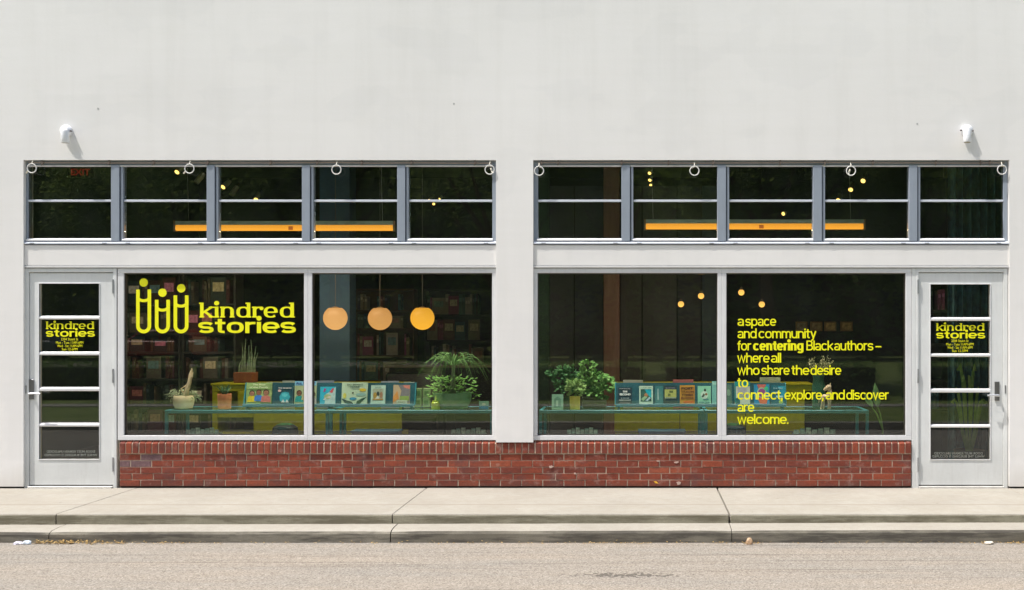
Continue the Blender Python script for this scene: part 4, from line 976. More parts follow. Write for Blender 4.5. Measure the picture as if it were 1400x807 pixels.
fbook(374, 400.5, 524, 550.5, (.02, .09, .115), [('poly', [(-.2, .42), (-.08, .62), (.1, .66), (.28, .62), (.36, .4), (.25, .15), (.0, .12), (-.15, .2)], (.05, .42, .50)), ('ell', .08, .5, .15, .09, (.12, .60, .66)), ('poly', [(-.1, .12), (0, .28), (.1, .12)], (.75, .78, .75)), ('poly', [(.12, .12), (.2, .28), (.3, .12)], (.75, .78, .75)), ('ell', -.2, .72, .09, .06, (.8, .5, .45)), ('text', 'THE MASKED', .08, .82, .7, .07, (.8, .75, .72))], 'dark book with a turquoise crystal shape, second on the left rack')
fbook(402.5, 432, 518.5, 550.5, (.42, .50, .28), [('rect', 0, .91, .5, .09, (.24, .55, .75)), ('text', 'ALL RISE UP', 0, .87, .9, .09, (.02, .05, .25), .04)] + face(-.28, .48, .10, SK3, (.02, .33, .30), ar=1.0) + face(.05, .60, .11, SK2, (.45, .40, .2)) + face(.35, .42, .1, SK1, (.35, .35, .34)), 'tall book with a pale blue title band, partly behind the window mullion')
fbook(437.5, 458.5, 526, 550.5, (.03, .42, .58), [('poly', [(-.2, .0), (.5, .0), (.5, .98), (.2, .75), (-.1, .6)], (.42, .60, .58)), ('poly', [(-.25, .9), (-.1, .9), (-.18, .72), (-.3, .7)], (.30, .06, .22)), ('poly', [(.1, .7), (.3, .92), (.4, .9), (.3, .65)], (.6, .08, .10)), ('ell', .0, .45, .24, .14, (.36, .46, .24)), ('ell', .1, .42, .12, .07, (.62, .55, .45)), ('poly', [(-.3, .3), (-.05, .42), (-.2, .25)], (.7, .7, .65))], 'bright blue book with red and green brush shapes beside the mullion')
fbook(467, 502, 520, 550.5, (.50, .66, .47), [('poly', [(-.5, .28), (-.3, .2), (-.1, .14), (.0, .0), (-.15, .0), (-.36, .08)], (.03, .08, .07)), ('poly', [(.5, .36), (.3, .28), (.1, .16), (.06, .0), (.2, .0), (.3, .15)], (.03, .10, .06)), ('ell', -.38, .40, .07, .12, (.66, .62, .12)), ('ell', .32, .66, .14, .07, (.72, .52, .04)), ('ell', -.05, .27, .14, .06, (.05, .30, .45)), ('ell', -.06, .53, .035, .035, (.04, .03, .02)), ('ell', .26, .46, .2, .06, (.3, .50, .44)), ('text', 'DO BRIGHT', .02, .86, .62, .07, (.03, .07, .06), .03), ('text', 'YEARS', .0, .75, .38, .065, (.03, .07, .06), .03)], 'large square mint book of bright figures and dark hands')
fbook(507, 526.5, 524, 550.5, (.52, .72, .60), [('rect', .0, .52, .37, .30, (.40, .46, .34)), ('ell', -.2, .48, .13, .16, (.45, .30, .06)), ('ell', .0, .55, .10, .13, (.04, .06, .05)), ('ell', .22, .5, .11, .16, (.40, .22, .12)), ('poly', [(-.2, .3), (0, .48), (.1, .3)], (.75, .78, .7)), ('rect', 0, .28, .36, .03, (.5, .28, .05)), ('text', 'LOVE', 0, .86, .4, .06, (.2, .3, .26))], 'slim pale mint book with a small figure drawing')
fbook(537.5, 560, 522.5, 549.5, (.55, .42, .26), [('poly', [(-.2, 1), (.0, .7), (-.1, .3), (.1, .1), (.5, .1), (.5, 1)], (.20, .19, .20)), ('poly', [(.05, .98), (.5, .98), (.5, .80), (.2, .85)], (.62, .22, .16)), ('poly', [(-.5, .4), (-.25, .7), (-.15, .3), (-.5, .12)], (.68, .30, .07)), ('rect', .18, .32, .28, .12, (.25, .36, .08)), ('rect', .04, .14, .32, .09, (.48, .56, .42)), ('text', 'FIRES', .02, .11, .4, .06, (.2, .2, .12))], 'book with an orange and grey collage cover at the right end of the left rack')
# second rack
fbook(845, 864, 527, 550.5, (.016, .045, .06), [('text', 'CAROL', -.0, .90, .8, .05, (.5, .55, .55)), ('text', 'THE', 0, .71, .34, .10, (.8, .85, .82), .05), ('text', 'SECOND', 0, .54, .8, .12, (.8, .85, .82), .05), ('text', 'a novel', 0, .36, .55, .05, (.6, .66, .62)), ('rect', 0, .27, .42, .02, (.6, .66, .62)), ('rect', 0, .12, .38, .05, (.12, .13, .14))], 'dark book titled THE SECOND, first on the right rack')
fbook(874, 892.5, 525, 550.5, (.55, .74, .60), [('rect', 0, .50, .40, .32, (.02, .10, .09)), ('poly', [(-.1, .82), (.4, .82), (.4, .35), (.1, .55)], (.0, .40, .52)), ('poly', [(-.38, .3), (-.05, .5), (.1, .4), (-.2, .2)], (.30, .50, .30)), ('ell', .0, .52, .13, .09, (.45, .20, .10)), ('poly', [(-.05, .22), (.25, .42), (.35, .35), (.1, .2)], (.45, .62, .70)), ('text', 'HARLEM', 0, .89, .8, .05, (.15, .25, .2))], 'white-bordered book with a blue and green picture')
fbook(896, 906.5, 525, 550.5, (.03, .16, .17), [('rect', -.15, .55, .08, .3, (.25, .38, .38))], 'narrow teal book with a pale vertical title', tilt=13)
fbook(907.5, 926, 524, 550, (.02, .055, .065), [('rect', 0, .60, .43, .20, (.44, .48, .14)), ('rect', .05, .68, .14, .06, (.12, .16, .05)), ('rect', -.1, .52, .1, .06, (.16, .20, .06)), ('rect', 0, .36, .42, .025, (.42, .50, .34)), ('text', 'BLACK FOOD', 0, .85, .7, .05, (.4, .36, .45))], 'dark book with a mustard yellow title block')
fbook(929.5, 950, 524, 550.5, (.52, .27, .04), [('rect', .2, .45, .3, .45, (.42, .20, .035)), ('text', 'POST', 0, .78, .8, .12, (.06, .03, .02), .05), ('text', 'TRAUM', 0, .62, .85, .10, (.14, .05, .02), .03), ('text', 'TIMES', 0, .46, .8, .10, (.10, .04, .02), .03), ('text', 'BOOKS', 0, .30, .82, .10, (.16, .06, .03), .03), ('rect', .08, .14, .34, .06, (.55, .14, .03))], 'orange book with heavy dark lettering lines')
fbook(954, 972, 525, 550.5, (.24, .58, .40), [('ell', .0, .52, .28, .22, (.48, .66, .55)), ('poly', [(-.22, .42), (-.05, .62), (.05, .52), (-.1, .38)], (.05, .08, .06)), ('ell', .05, .78, .08, .08, (.02, .04, .03)), ('ell', .14, .56, .1, .06, (.25, .12, .05)), ('text', 'SWIM TEAM', -.02, .10, .8, .07, (.02, .12, .22), .03), ('rect', .12, .29, .2, .02, (.03, .15, .25))], 'mint green book with a dark swirl figure, left of the mullion')
fbook(973.5, 989, 518, 550, (.16, .42, .38), [('rect', -.05, .9, .4, .05, (.28, .55, .48))], 'tall pale teal book half hidden by the window mullion', tilt=10)
fbook(990.5, 1000.5, 523, 550.5, (.10, .20, .15), [('ell', .05, .6, .3, .16, (.22, .36, .26))], 'dim green book at the left edge of the lettered pane')
fbook(1004.5, 1025.5, 519, 550.5, (.55, .62, .52), [('rect', 0, .90, .5, .10, (.01, .28, .30)), ('rect', -.46, .45, .04, .36, (.01, .25, .27)), ('rect', 0, .62, .3, .12, (.42, .44, .50)), ('rect', -.3, .15, .14, .14, (.03, .16, .16)), ('text', 'HOME', .05, .38, .6, .08, (.3, .32, .3))], 'white book with a teal top band behind the word to')
fbook(1031, 1052, 523, 550.5, (.02, .28, .50), [('poly', [(-.3, 1), (.3, 1), (.1, .75), (-.2, .78)], (.55, .14, .12)), ('ell', 0, .6, .30, .26, (.38, .52, .34)), ('ell', 0, .6, .24, .20, (.30, .08, .28)), ('ell', .3, .8, .14, .1, (.05, .5, .26)), ('poly', [(-.3, .35), (.4, .35), (.3, .05), (-.1, .05)], (.68, .16, .08)), ('rect', -.36, .12, .12, .12, (.0, .25, .5))], 'multicoloured book with a purple disc on its cover')
fbook(1054.5, 1073, 524, 550.5, (.015, .13, .17), [('poly', [(.0, .95), (.5, .95), (.5, .3), (.2, .5)], (.02, .30, .42)), ('rect', -.1, .62, .25, .04, (.6, .72, .72)), ('rect', .1, .42, .25, .05, (.35, .6, .66)), ('ell', .2, .15, .16, .10, (.28, .46, .12)), ('text', 'WATERS', .0, .8, .7, .08, (.3, .5, .55))], 'blue and teal book at the right end of the right rack')
# backs of books on the far side of the racks
for px0, px1, py, c, l in ((364, 384, 523, (.45, .50, .36), 'top edge of a pale green book standing behind the three-children book'), (386, 402, 521, (.60, .64, .52), 'cream book standing behind the crystal book'), (433, 456, 521, (.34, .38, .46), 'grey-lilac book edge behind the bright blue book'), (521, 545, 521.5, (.45, .48, .50), 'silver-grey book behind the slim mint book'), (552, 566, 523, (.55, .60, .55), 'white book edge behind the collage book'),
                           (852, 879, 520, (.50, .48, .36), 'cream book standing behind THE SECOND'), (920, 948, 519.5, (.55, .17, .15), 'coral red book standing behind the orange book'), (1039, 1067, 516.5, (.42, .44, .26), 'khaki book standing behind the purple disc book')):
    y = RY0 + .13; zt = Z(py, y); hw = (X(px1, y) - X(px0, y)) / 2
    t = empty('standing_book', (X((px0 + px1) / 2, y), y, ZT + .001), l, 'book', 'books standing behind the racks')
    MB().box(-hw, hw, 0, .003, 0, zt - ZT).box(-hw, hw, .022, .025, 0, zt - ZT).build('cover', M(c, .5), t)
    MB().box(-hw + .003, hw - .003, .0035, .0215, .002, zt - ZT - .004).build('pages', M((.66, .64, .56), .8), t)

# ---------------------------------------------------------------- plants and small things on the tables
def leafquad(mb, p, d, up, l, w_, fold=.25):
    d = d.normalized(); s = d.cross(up).normalized(); n = s.cross(d)
    a = p; b = p + d * l * .5 + s * w_ - n * w_ * fold; c = p + d * l; e = p + d * l * .5 - s * w_ - n * w_ * fold; m = p + d * l * .5
    mb.add([a, b, c, e, m], [(0, 1, 4), (1, 2, 4), (2, 3, 4), (3, 0, 4)])
def blade(mb, pts, w0, w1=0.0, side=None):
    pts = [Vector(p) for p in pts]; n = len(pts); vs = []; fs = []
    for i, p in enumerate(pts):
        d = (pts[min(i + 1, n - 1)] - pts[max(i - 1, 0)]).normalized(); s = side or d.cross(Vector((0, -1, .35))).normalized()
        if s.length < .1: s = Vector((1, 0, 0))
        k = w0 + (w1 - w0) * (i / (n - 1)) ** 1.5; nn = s.cross(d)
        vs += [p - s * k, p + nn * k * .35, p + s * k]
    for i in range(n - 1):
        for j in (0, 1): fs.append((i * 3 + j, i * 3 + j + 1, i * 3 + j + 4, i * 3 + j + 3))
    mb.add(vs, fs)
def pot(t, prof, mat, soil, n=28):
    MB().lathe(prof, n=n).build('pot', mat, t, smooth=True)
    MB().lathe([(soil[0], soil[1] - .004), (soil[0], soil[1]), (0, soil[1] + .003)], n=20).build('soil', M((.05, .035, .025), .95), t)
yT = .62
# driftwood pot
u = 1 / PX * F(yT)
t = empty('driftwood_planter', (X(251, yT), yT, ZT + .001), 'round cream pot holding a pale driftwood branch and trailing grey-green leaves', 'planter')
pot(t, [(.05, 0), (.085, .005), (13.3 * u, 6 * u), (14 * u, 11 * u), (13.6 * u, 16 * u), (12.6 * u, 18 * u), (11.8 * u, 17.6 * u), (12.2 * u, 13 * u)], M((.74, .62, .38), .55, name='cream_pot'), (12 * u, 15 * u))
m = MB(); m.tube([(2 * u, 0, 14 * u), (5 * u, -.01, 26 * u), (8 * u, 0, 36 * u), (9 * u, .01, 47 * u), (11 * u, .01, 54 * u)], [3.4 * u, 3.0 * u, 2.7 * u, 2.2 * u, .9 * u], 10); m.tube([(8 * u, 0, 38 * u), (12 * u, -.01, 44 * u), (13 * u, 0, 50 * u)], [1.8 * u, 1.5 * u, .6 * u], 8); m.tube([(2 * u, 0, 17 * u), (-3 * u, -.01, 27 * u), (5 * u, 0, 33 * u)], [1.2 * u, 1 * u, .6 * u], 8)
m.build('driftwood', MDW, t, smooth=True)
m = MB(); rnd = random.Random(3)
for k in range(150):
    a = rnd.uniform(0, 6.28); rr = rnd.uniform(2, 19) * u; s = Vector((math.cos(a) * rr * 1.1, math.sin(a) * rr * .5, (17 + rnd.uniform(-3, 9) - max(0, rr / u - 13) * .9) * u))
    leafquad(m, s, Vector((math.cos(a) + rnd.uniform(-.5, .5), math.sin(a) - .4, rnd.uniform(-.7, .8))), Vector((0, -.5, 1)), rnd.uniform(2.5, 5) * u, 1.1 * u)
for k in range(14):
    sgn = -1 if k % 3 else 1; a = rnd.uniform(-.5, .5); L = rnd.uniform(12, 22) * u
    blade(m, [(sgn * 5 * u, -.01, 17 * u), (sgn * (5 * u + L * .5), a * .05, 22 * u + rnd.uniform(-2, 5) * u), (sgn * (5 * u + L), a * .07, (14 + rnd.uniform(-5, 5)) * u)], .8 * u, .3 * u)
m.build('trailing_leaves', ML3, t)
# aloe in terracotta
MTC = M((.74, .25, .10), .75, name='terracotta')
t = empty('aloe_plant', (X(307, yT), yT, ZT + .001), 'small spiky aloe in a terracotta cylinder pot', 'plant')
pot(t, [(8.2 * u, 0), (8.6 * u, .004), (9.4 * u, 18 * u), (9.4 * u, 20 * u), (8.6 * u, 20 * u), (8.4 * u, 15 * u)], MTC, (8.5 * u, 17 * u))
m = MB()
for k in range(15):
    a = k * 2.4; tilt = .25 + .5 * (k % 4) / 3; l = rnd.uniform(13, 19) * u; d = Vector((math.cos(a) * tilt, math.sin(a) * tilt, 1)).normalized(); p = Vector((0, 0, 17 * u))
    m.tube([p, p + d * l * .5, p + d * l + Vector((math.cos(a), math.sin(a), 0)) * l * .12], [1.3 * u, 1.0 * u, .15 * u], 5)
m.build('spiky_leaves', leafmat('aloe_leaf', (.04, .10, .05), (.10, .22, .09), 20), t)
# snake plant on cabinet
y = 1.95; v = 1 / PX * F(y); zc = Z(524.5, 1.75)
t = empty('snake_plant', (X(336, y), y, zc + .001), 'snake plant with upright grey-green blades in a wide terracotta trough', 'plant')
MB().prism([(-.09, 0), (.09, 0), (.105, 14 * v), (-.105, 14 * v)], -13 * v, 13 * v).build('trough', M((.26, .09, .045), .8), t, .006)
m = MB()
for k in range(9):
    x = (-9 + k * 2.6) * v; l = (22 + (k * 17 % 26)) * v; blade(m, [(x, 0, 13 * v), (x + rnd.uniform(-1, 3) * v, rnd.uniform(-.02, .02), 13 * v + l * .5), (x + rnd.uniform(-1, 6) * v, 0, 13 * v + l)], 1.5 * v, .3 * v)
m.build('blades', leafmat('snake_leaf', (.10, .18, .11), (.26, .34, .22), 20), t)
# ponytail palm
t = empty('arching_palm', (X(619, yT), yT, ZT + .001), 'ponytail palm with long arching leaves in a wide green glass bowl', 'plant')
pot(t, [(16 * u, 0), (20 * u, .004), (25 * u, 11 * u), (26 * u, 22 * u), (25 * u, 22 * u), (23.5 * u, 12 * u)], M((.13, .30, .13), .3, name='green_bowl'), (24.5 * u, 19 * u))
MB().tube([(0, 0, 18 * u), (0, 0, 30 * u), (1 * u, 0, 52 * u), (1 * u, 0, 60 * u)], [5 * u, 3.4 * u, 2.4 * u, 2.8 * u], 10).build('stem', M((.10, .14, .06), .8), t, smooth=True)
m = MB()
for k in range(44):
    a = rnd.uniform(0, 6.28); L = rnd.uniform(18, 54) * u; H0 = 58 * u; rise = rnd.uniform(8, 24) * u; drop = rnd.uniform(0, 30) * u
    ca, sa = math.cos(a), math.sin(a) * .55
    pts = [(1 * u + ca * L * q * (1 if q < .8 else .97), sa * L * q, H0 + rise * math.sin(min(1, q * 1.6) * math.pi / 2) - (drop + rise) * max(0, q - .28) ** 2 * 1.5) for q in [i / 8 for i in range(9)]]
    blade(m, pts, .75 * u, .12 * u)
m.build('arching_leaves', leafmat('palm_leaf', (.06, .16, .03), (.18, .34, .10), 12), t)
m = MB()
for k in range(420):
    a = rnd.uniform(0, 6.28); rr = rnd.uniform(4, 34) * u; s = Vector((math.cos(a) * rr, math.sin(a) * rr * .45, (24 + rnd.uniform(-12, 20)) * u)); leafquad(m, s, Vector((math.cos(a), math.sin(a), rnd.uniform(-.4, 1))), Vector((0, -.6, 1)), rnd.uniform(4, 8) * u, 1.4 * u)
m.build('undergrowth', ML1, t)
# leafy groups in window 3
t = empty('leafy_plant', (X(813, yT + .1), yT + .1, ZT + .001), 'large bushy plant with many glossy green leaves, in a glass trough', 'plant')
MB().box(-17 * u, 17 * u, -.07, .07, 0, 16 * u).build('trough', MGC, t, .004); MB().box(-16 * u, 16 * u, -.062, .062, .004, 11 * u).build('soil', M((.06, .07, .03), .9), t)
def bush(mb, clumps, n, size, rnd, depth=.5):
    for (cx, cz, r_) in clumps:
        for k in range(n):
            a = rnd.uniform(0, 6.28); rr = r_ * math.sqrt(rnd.random()) * u; s = Vector((cx * u + math.cos(a) * rr, rnd.uniform(-1, 1) * depth * r_ * u, cz * u + math.sin(a) * rr))
            leafquad(mb, s, Vector((math.cos(a) + rnd.uniform(-.5, .5), rnd.uniform(-1, .2), math.sin(a) * .5 + rnd.uniform(-.4, .5))), Vector((0, -.8, .6)), rnd.uniform(.7, 1.3) * size * u, size * .3 * u)
    return mb
bush(MB(), [(-9, 57, 8), (-12, 46, 8), (-2, 40, 9), (8, 40, 9), (16, 33, 8), (4, 28, 12), (14, 22, 8), (-8, 28, 9)], 42, 7.5, rnd).build('leaves', leafmat('leaf_a', (.04, .15, .03), (.20, .40, .10), 14), t)
m = MB()
for (cx, cz) in ((-9, 58), (-2, 40), (8, 40), (16, 33)): m.tube([(0, 0, 10 * u), (cx * .4 * u, 0, cz * .5 * u), (cx * u, 0, cz * u)], [.9 * u, .7 * u, .3 * u], 6)
m.build('stems', M((.10, .16, .05), .7), t)
t = empty('leafy_plant', (X(776, yT + .15), yT + .15, ZT + .001), 'darker spreading plant at the left of the plant window', 'plant')
pot(t, [(8 * u, 0), (9.5 * u, .004), (11 * u, 14 * u), (10 * u, 14 * u), (9 * u, 10 * u)], M((.06, .10, .05), .6), (9.6 * u, 11 * u))
bush(MB(), [(-6, 52, 6), (0, 48, 7), (6, 50, 7), (-14, 44, 6), (8, 38, 8), (-10, 34, 8), (0, 30, 10), (12, 30, 8), (-22, 48, 4)], 34, 7.0, rnd).build('leaves', leafmat('leaf_b', (.025, .10, .03), (.10, .26, .10), 14), t)
m = MB()
for (cx, cz) in ((-6, 50), (6, 48), (-20, 47), (8, 38)): m.tube([(0, 0, 10 * u), (cx * .4 * u, 0, cz * .5 * u), (cx * u, 0, cz * u)], [.8 * u, .6 * u, .25 * u], 6)
m.build('stems', M((.10, .16, .05), .7), t)
yF = .50; uf = 1 / PX * F(yF)
t = empty('yellow_potted_plant', (X(786, yF), yF, ZT + .001), 'small leafy plant in a shiny lemon yellow pot', 'plant')
pot(t, [(6.4 * uf, 0), (6.8 * uf, .003), (7.2 * uf, 17 * uf), (7.3 * uf, 18 * uf), (6.6 * uf, 18 * uf), (6.4 * uf, 14 * uf)], M((.62, .58, .10), .3, name='yellow_pot'), (6.5 * uf, 15.5 * uf))
bush(MB(), [(0, 27, 8), (-3, 34, 6), (4, 32, 6)], 36, 7, rnd).build('leaves', ML2, t)
fbook(754.5, 770, 532.5, 553, (.28, .52, .36), [('poly', [(-.3, .15), (-.3, .7), (0, .85), (.3, .7), (.3, .15)], (.16, .34, .24)), ('rect', -.03, .4, .1, .2, (.40, .62, .46))], 'small mint green card book standing alone left of the yellow pot', y=.52, tilt=8, base=ZT)
# lemon votive jar and pale boxes near the palm
t = empty('votive_jar', (X(596, .5), .5, ZT + .001), 'small lemon green glass jar in front of the palm bowl', 'jar')
MB().lathe([(5.6 * uf, 0), (6.2 * uf, .004), (6.2 * uf, 9 * uf), (5.0 * uf, 10 * uf), (5.0 * uf, 12 * uf), (4.4 * uf, 12 * uf)], n=20).build('jar', M((.42, .55, .06), .25), t, smooth=True)
MB().tube([(0, 0, 11 * uf), (.2 * uf, 0, 19 * uf)], [1.6 * uf, .7 * uf], 8).build('stopper', M((.45, .55, .15), .4), t, smooth=True)
for i, (px, py) in enumerate(((571.5, 545), (582.5, 545), (571.5, 533), (583, 533))):
    y = .84; q = 1 / PX * F(y); t = empty('card_box', (X(px, y), y, (ZT + .001) if py > 540 else ZT + .001 + 13 * q), ['lower left pale green card box right of the left rack', 'lower right pale green card box beside the palm bowl', 'upper left pale green card box right of the left rack', 'upper right pale green card box beside the palm bowl'][i], 'box', 'pale green card boxes')
    MB().box(-4.6 * q, 4.6 * q, 0, .06, 0, 12.6 * q).build('box', M((.26, .38, .16), .6), t, .002); MB().box(-2.8 * q, 2.8 * q, -.0015, .001, 3 * q, 9 * q).build('label', M((.10, .20, .07), .6), t)
fbook(655, 668, 541, 552, (.12, .26, .18), [('rect', 0, .18, .5, .18, (.03, .16, .26)), ('ell', 0, .62, .2, .14, (.34, .44, .30))], 'small framed green card at the right end of the palm table', y=.55, tilt=8, base=ZT)
# vase with dried flowers and wooden animal in window 4
t = empty('flower_vase', (X(1119, yT), yT, ZT + .001), 'dark green vase of pale dried flowers behind the wooden animal', 'vase')
MB().lathe([(7 * u, 0), (8.5 * u, .004), (9 * u, 30 * u), (7 * u, 40 * u), (8.5 * u, 46 * u), (7.6 * u, 46 * u), (6 * u, 38 * u)], n=22).build('vase', M((.03, .11, .07), .3), t, smooth=True)
m = MB(); m2 = MB()
for k in range(46):
    a = rnd.uniform(-1, 1); b = rnd.uniform(-.4, .4); l = rnd.uniform(12, 30) * u; p = Vector((rnd.uniform(-5, 5) * u, 0, 43 * u)); e = p + Vector((a * 14 * u, b * .1, l)); m.tube([p, (p + e) / 2 + Vector((a * 2 * u, 0, 0)), e], .28 * u, 4)
    for j in range(3): leafquad(m2, e + Vector((rnd.uniform(-1, 1), 0, rnd.uniform(-2, 1))) * u, Vector((rnd.uniform(-1, 1), -.6, rnd.uniform(-.2, 1))), Vector((0, -1, .4)), 2.4 * u, .8 * u)
m.build('stems', M((.22, .22, .10), .8), t); m2.build('dried_flowers', M((.46, .44, .24), .8), t)
t = empty('wooden_animal', (X(1130, .52), .52, ZT + .001), 'small carved tan animal figure standing behind the word and', 'figurine'); q = 1 / PX * F(.52)
bm_v = MB(); bm_v.tube([(-6 * q, 0, 15 * q), (-4 * q, 0, 16.5 * q), (0, 0, 17 * q), (3 * q, 0, 18.5 * q), (4.6 * q, 0, 24 * q), (4.2 * q, 0, 29 * q)], [2.2 * q, 4.0 * q, 3.8 * q, 4.2 * q, 3.0 * q, 2.0 * q], 12)
for (x, x2) in ((-6, -7.5), (-3.2, -4), (2.4, 2.2), (5, 5.2)):
    yy = .010 if x in (-3.2, 5) else -.010
    bm_v.tube([(x * q, yy, 16 * q), ((x + x2) / 2 * q + .002, yy, 8 * q), (x2 * q, yy, 1.2 * q), (x2 * q - 1.2 * q, yy, .4 * q)], [2.2 * q, 1.3 * q, 1.05 * q, .9 * q], 8)
bm_v.build('body', MDW, t, smooth=True)
m = MB(); m.tube([(6 * q, 0, 30.5 * q), (2.8 * q, 0, 30.5 * q), (-1 * q, 0, 28 * q), (-3.6 * q, 0, 26 * q)], [2.4 * q, 3.5 * q, 2.5 * q, 1.5 * q], 12); m.tube([(4.5 * q, -.008, 32 * q), (5.6 * q, -.012, 36 * q)], [1.2 * q, .3 * q], 6); m.tube([(4.5 * q, .008, 32 * q), (5.6 * q, .012, 36 * q)], [1.2 * q, .3 * q], 6); m.build('head', MDW, t, smooth=True)
m = MB(); m.tube([(-7 * q, 0, 16 * q), (-10 * q, 0, 13 * q), (-10.5 * q, 0, 9 * q)], [.8 * q, .6 * q, .3 * q], 6); m.build('tail', MDW, t, smooth=True)
# tall leaf plant on the floor, window 4
yP = .8; q = 1 / PX * F(yP); t = empty('tall_leaf_plant', (X(1208, yP), yP, 0), 'single tall arum-like leaf on long stems at the right edge of the lettered window', 'plant'); zb = Z(594, yP)
MB().lathe([(.10, 0), (.13, .01), (.15, .26), (.14, .26), (.13, .2)], n=24).build('pot', M((.10, .10, .09), .6), t, smooth=True); MB().lathe([(.138, .215), (0, .22)], n=20).build('soil', M((.05, .035, .025), .95), t)
m = MB(); 
for e in ((-8, 557.5, -.01), (-16, 557.5, -.01)):
    zt = Z(e[1], yP); m.tube([(0, e[2], .2), (-.01, e[2], .5), (e[0] * q * .6, e[2], (zt + .5) / 2 + .05), (e[0] * q, e[2], zt)], [.012, .010, .008, .006], 7)
m.build('stems', M((.14, .26, .07), .5), t, smooth=True)
m = MB(); zt = Z(557, yP)
for (dx, l, w0, lean) in ((-8, 34, 5.5, -.12), (-16, 20, 4.5, -.5)):
    pts = [Vector((dx * q, -.01, zt + .0)) + Vector((lean * l * q * k / 8, 0, l * q * k / 8)) for k in range(9)]; vs = []; fs = []
    for k, p in enumerate(pts):
        wd = w0 * q * math.sin(math.pi * (k / 8) ** .75) + .0005; vs += [p + Vector((-wd, .006, 0)), p + Vector((0, -.006, 0)), p + Vector((wd, .006, 0))]
    for k in range(8):
        for j in (0, 1): fs.append((k * 3 + j, k * 3 + j + 1, k * 3 + j + 4, k * 3 + j + 3))
    m.add(vs, fs)
m.build('leaves', leafmat('arum_leaf', (.10, .24, .08), (.24, .42, .18), 12), t)
# monstera-like plant behind right door
yP = .9; t = empty('hooped_plant', (X(1325, yP), yP, 0), 'tall looping pale green plant behind the middle panes of the right door', 'plant')
MB().lathe([(.11, 0), (.14, .01), (.16, .28), (.15, .28), (.14, .2)], n=24).build('pot', M((.08, .09, .09), .6), t, smooth=True)
m = MB()
for k in range(9):
    a = k * .7; hgt = .55 + .12 * (k % 4); pts = [(math.cos(a) * .02, 0, .24)] + [(math.cos(a) * (.05 + .13 * s), math.sin(a) * .1 * s, .24 + hgt * math.sin(s * math.pi * .62) / .97) for s in (.2, .4, .6, .8, 1.0)]; blade(m, pts, .012, .02)
m.build('leaves', ML2, t)
# armchair silhouette and shop counter
yA = 3.4; t = empty('armchair', (X(560, yA), yA, 0), 'black leather armchair in the dark behind the palm table', 'armchair')
MB().box(-.40, .40, -.35, .35, .12, .42).build('seat', M((.018, .018, .022), .35), t, .05)
m = MB(); m.prism([(.26, .40), (.40, .40), (.52, .95), (.40, .98)], -.40, .40); m.build('backrest', M((.02, .02, .028), .3), t, .03)
for s in (-1, 1): MB().box(min(s * .401, s * .52), max(s * .401, s * .52), -.35, .38, .12, .62).build('arm', M((.018, .018, .022), .35), t, .03)
for sx in (-.44, .44):
    for sy in (-.28, .3): MB().box(sx - .02, sx + .02, sy - .02, sy + .02, 0, .12).build('leg', M((.06, .04, .03), .5), t)
t = empty('shop_counter', (X(625, 5.0), 5.0, 0), 'dark shop counter deep inside, left of the central pier', 'counter')
MB().box(-.9, .9, -.3, .3, .08, 1.0).build('body', M((.035, .03, .03), .6), t); MB().box(-.95, .95, -.34, .34, 1.002, 1.04).build('top', M((.20, .13, .09), .4), t, .004); MB().box(-.85, .85, -.26, .26, 0, .079).build('plinth', M((.02, .02, .02), .6), t)

# ================================================================ LITTER
m = MB(); rnd = random.Random(11)
for (xa, xb, n) in ((-4.95, -4.62, 220), (-4.7, -4.2, 120), (-4.5, -3.4, 90), (-2.0, 1.0, 60), (-.5, .1, 40), (.85, 1.0, 20), (3.05, 3.2, 20), (2.5, 3.75, 50), (3.0, 3.5, 60), (-3.4, 2.5, 110)):
    for k in range(n):
        p = Vector((rnd.uniform(xa, xb), -1.778 - abs(rnd.gauss(0, .03)) - .006, RZ + .003 + (rnd.random() ** 2 * .022 if n > 100 else rnd.random() ** 3 * .012))); a = rnd.uniform(0, 6.28); leafquad(m, p, Vector((math.cos(a), math.sin(a), rnd.uniform(0, .5))), Vector((0, 0, 1)), rnd.uniform(.012, .03), rnd.uniform(.003, .008))
lm, nt_, bs_ = newmat('dry_leaf_litter'); oi = coord(nt_, kind='World'); nt_.links.new(ramp(nt_, noise(nt_, oi, 60, 2), [(.3, (.16, .09, .03)), (.5, (.42, .26, .07)), (.7, (.55, .42, .2))]), bs_.inputs['Base Color'])
tag(m.build('fallen_leaves', lm), 'dry brown leaf litter swept along the foot of the kerb', 'leaf litter', kind='stuff')
m = MB(); rnd = random.Random(5)
for k in range(900):
    p = (rnd.uniform(-9, 7), -1.80 - rnd.random() ** 2 * 2.6, RZ); s = rnd.uniform(.002, .0055); m.add([(p[0] - s, p[1] - s, p[2] - .001), (p[0] + s, p[1] - s * .7, p[2] - .001), (p[0] + s * .6, p[1] + s, p[2] - .001), (p[0] - s * .8, p[1] + s * .8, p[2] - .001), (p[0], p[1], p[2] + s * 1.1)], [(0, 1, 4), (1, 2, 4), (2, 3, 4), (3, 0, 4)])
tag(m.build('road_grit', M((.33, .28, .22), .9, var=.5, scale=5)), 'loose pale grit scattered over the road surface', 'grit', kind='stuff')
def crumple(px, w_, h, label, c, seed, name='litter_wrapper'):
    rnd = random.Random(seed); y = -1.83; x = (px - 875) / PX * F(y); bm = bmesh.new(); bmesh.ops.create_icosphere(bm, subdivisions=2, radius=1)
    for v in bm.verts: v.co = Vector((v.co.x * w_ / 2, v.co.y * .03, max(-.0, v.co.z * h + h * .5))) * rnd.uniform(.72, 1.1)
    me = bpy.data.meshes.new(name); bm.to_mesh(me); bm.free(); me.materials.append(M(c, .5)); o = bpy.data.objects.new(name, me); col.objects.link(o); o.location = (x, y, RZ + .001); return tag(o, label, 'litter')
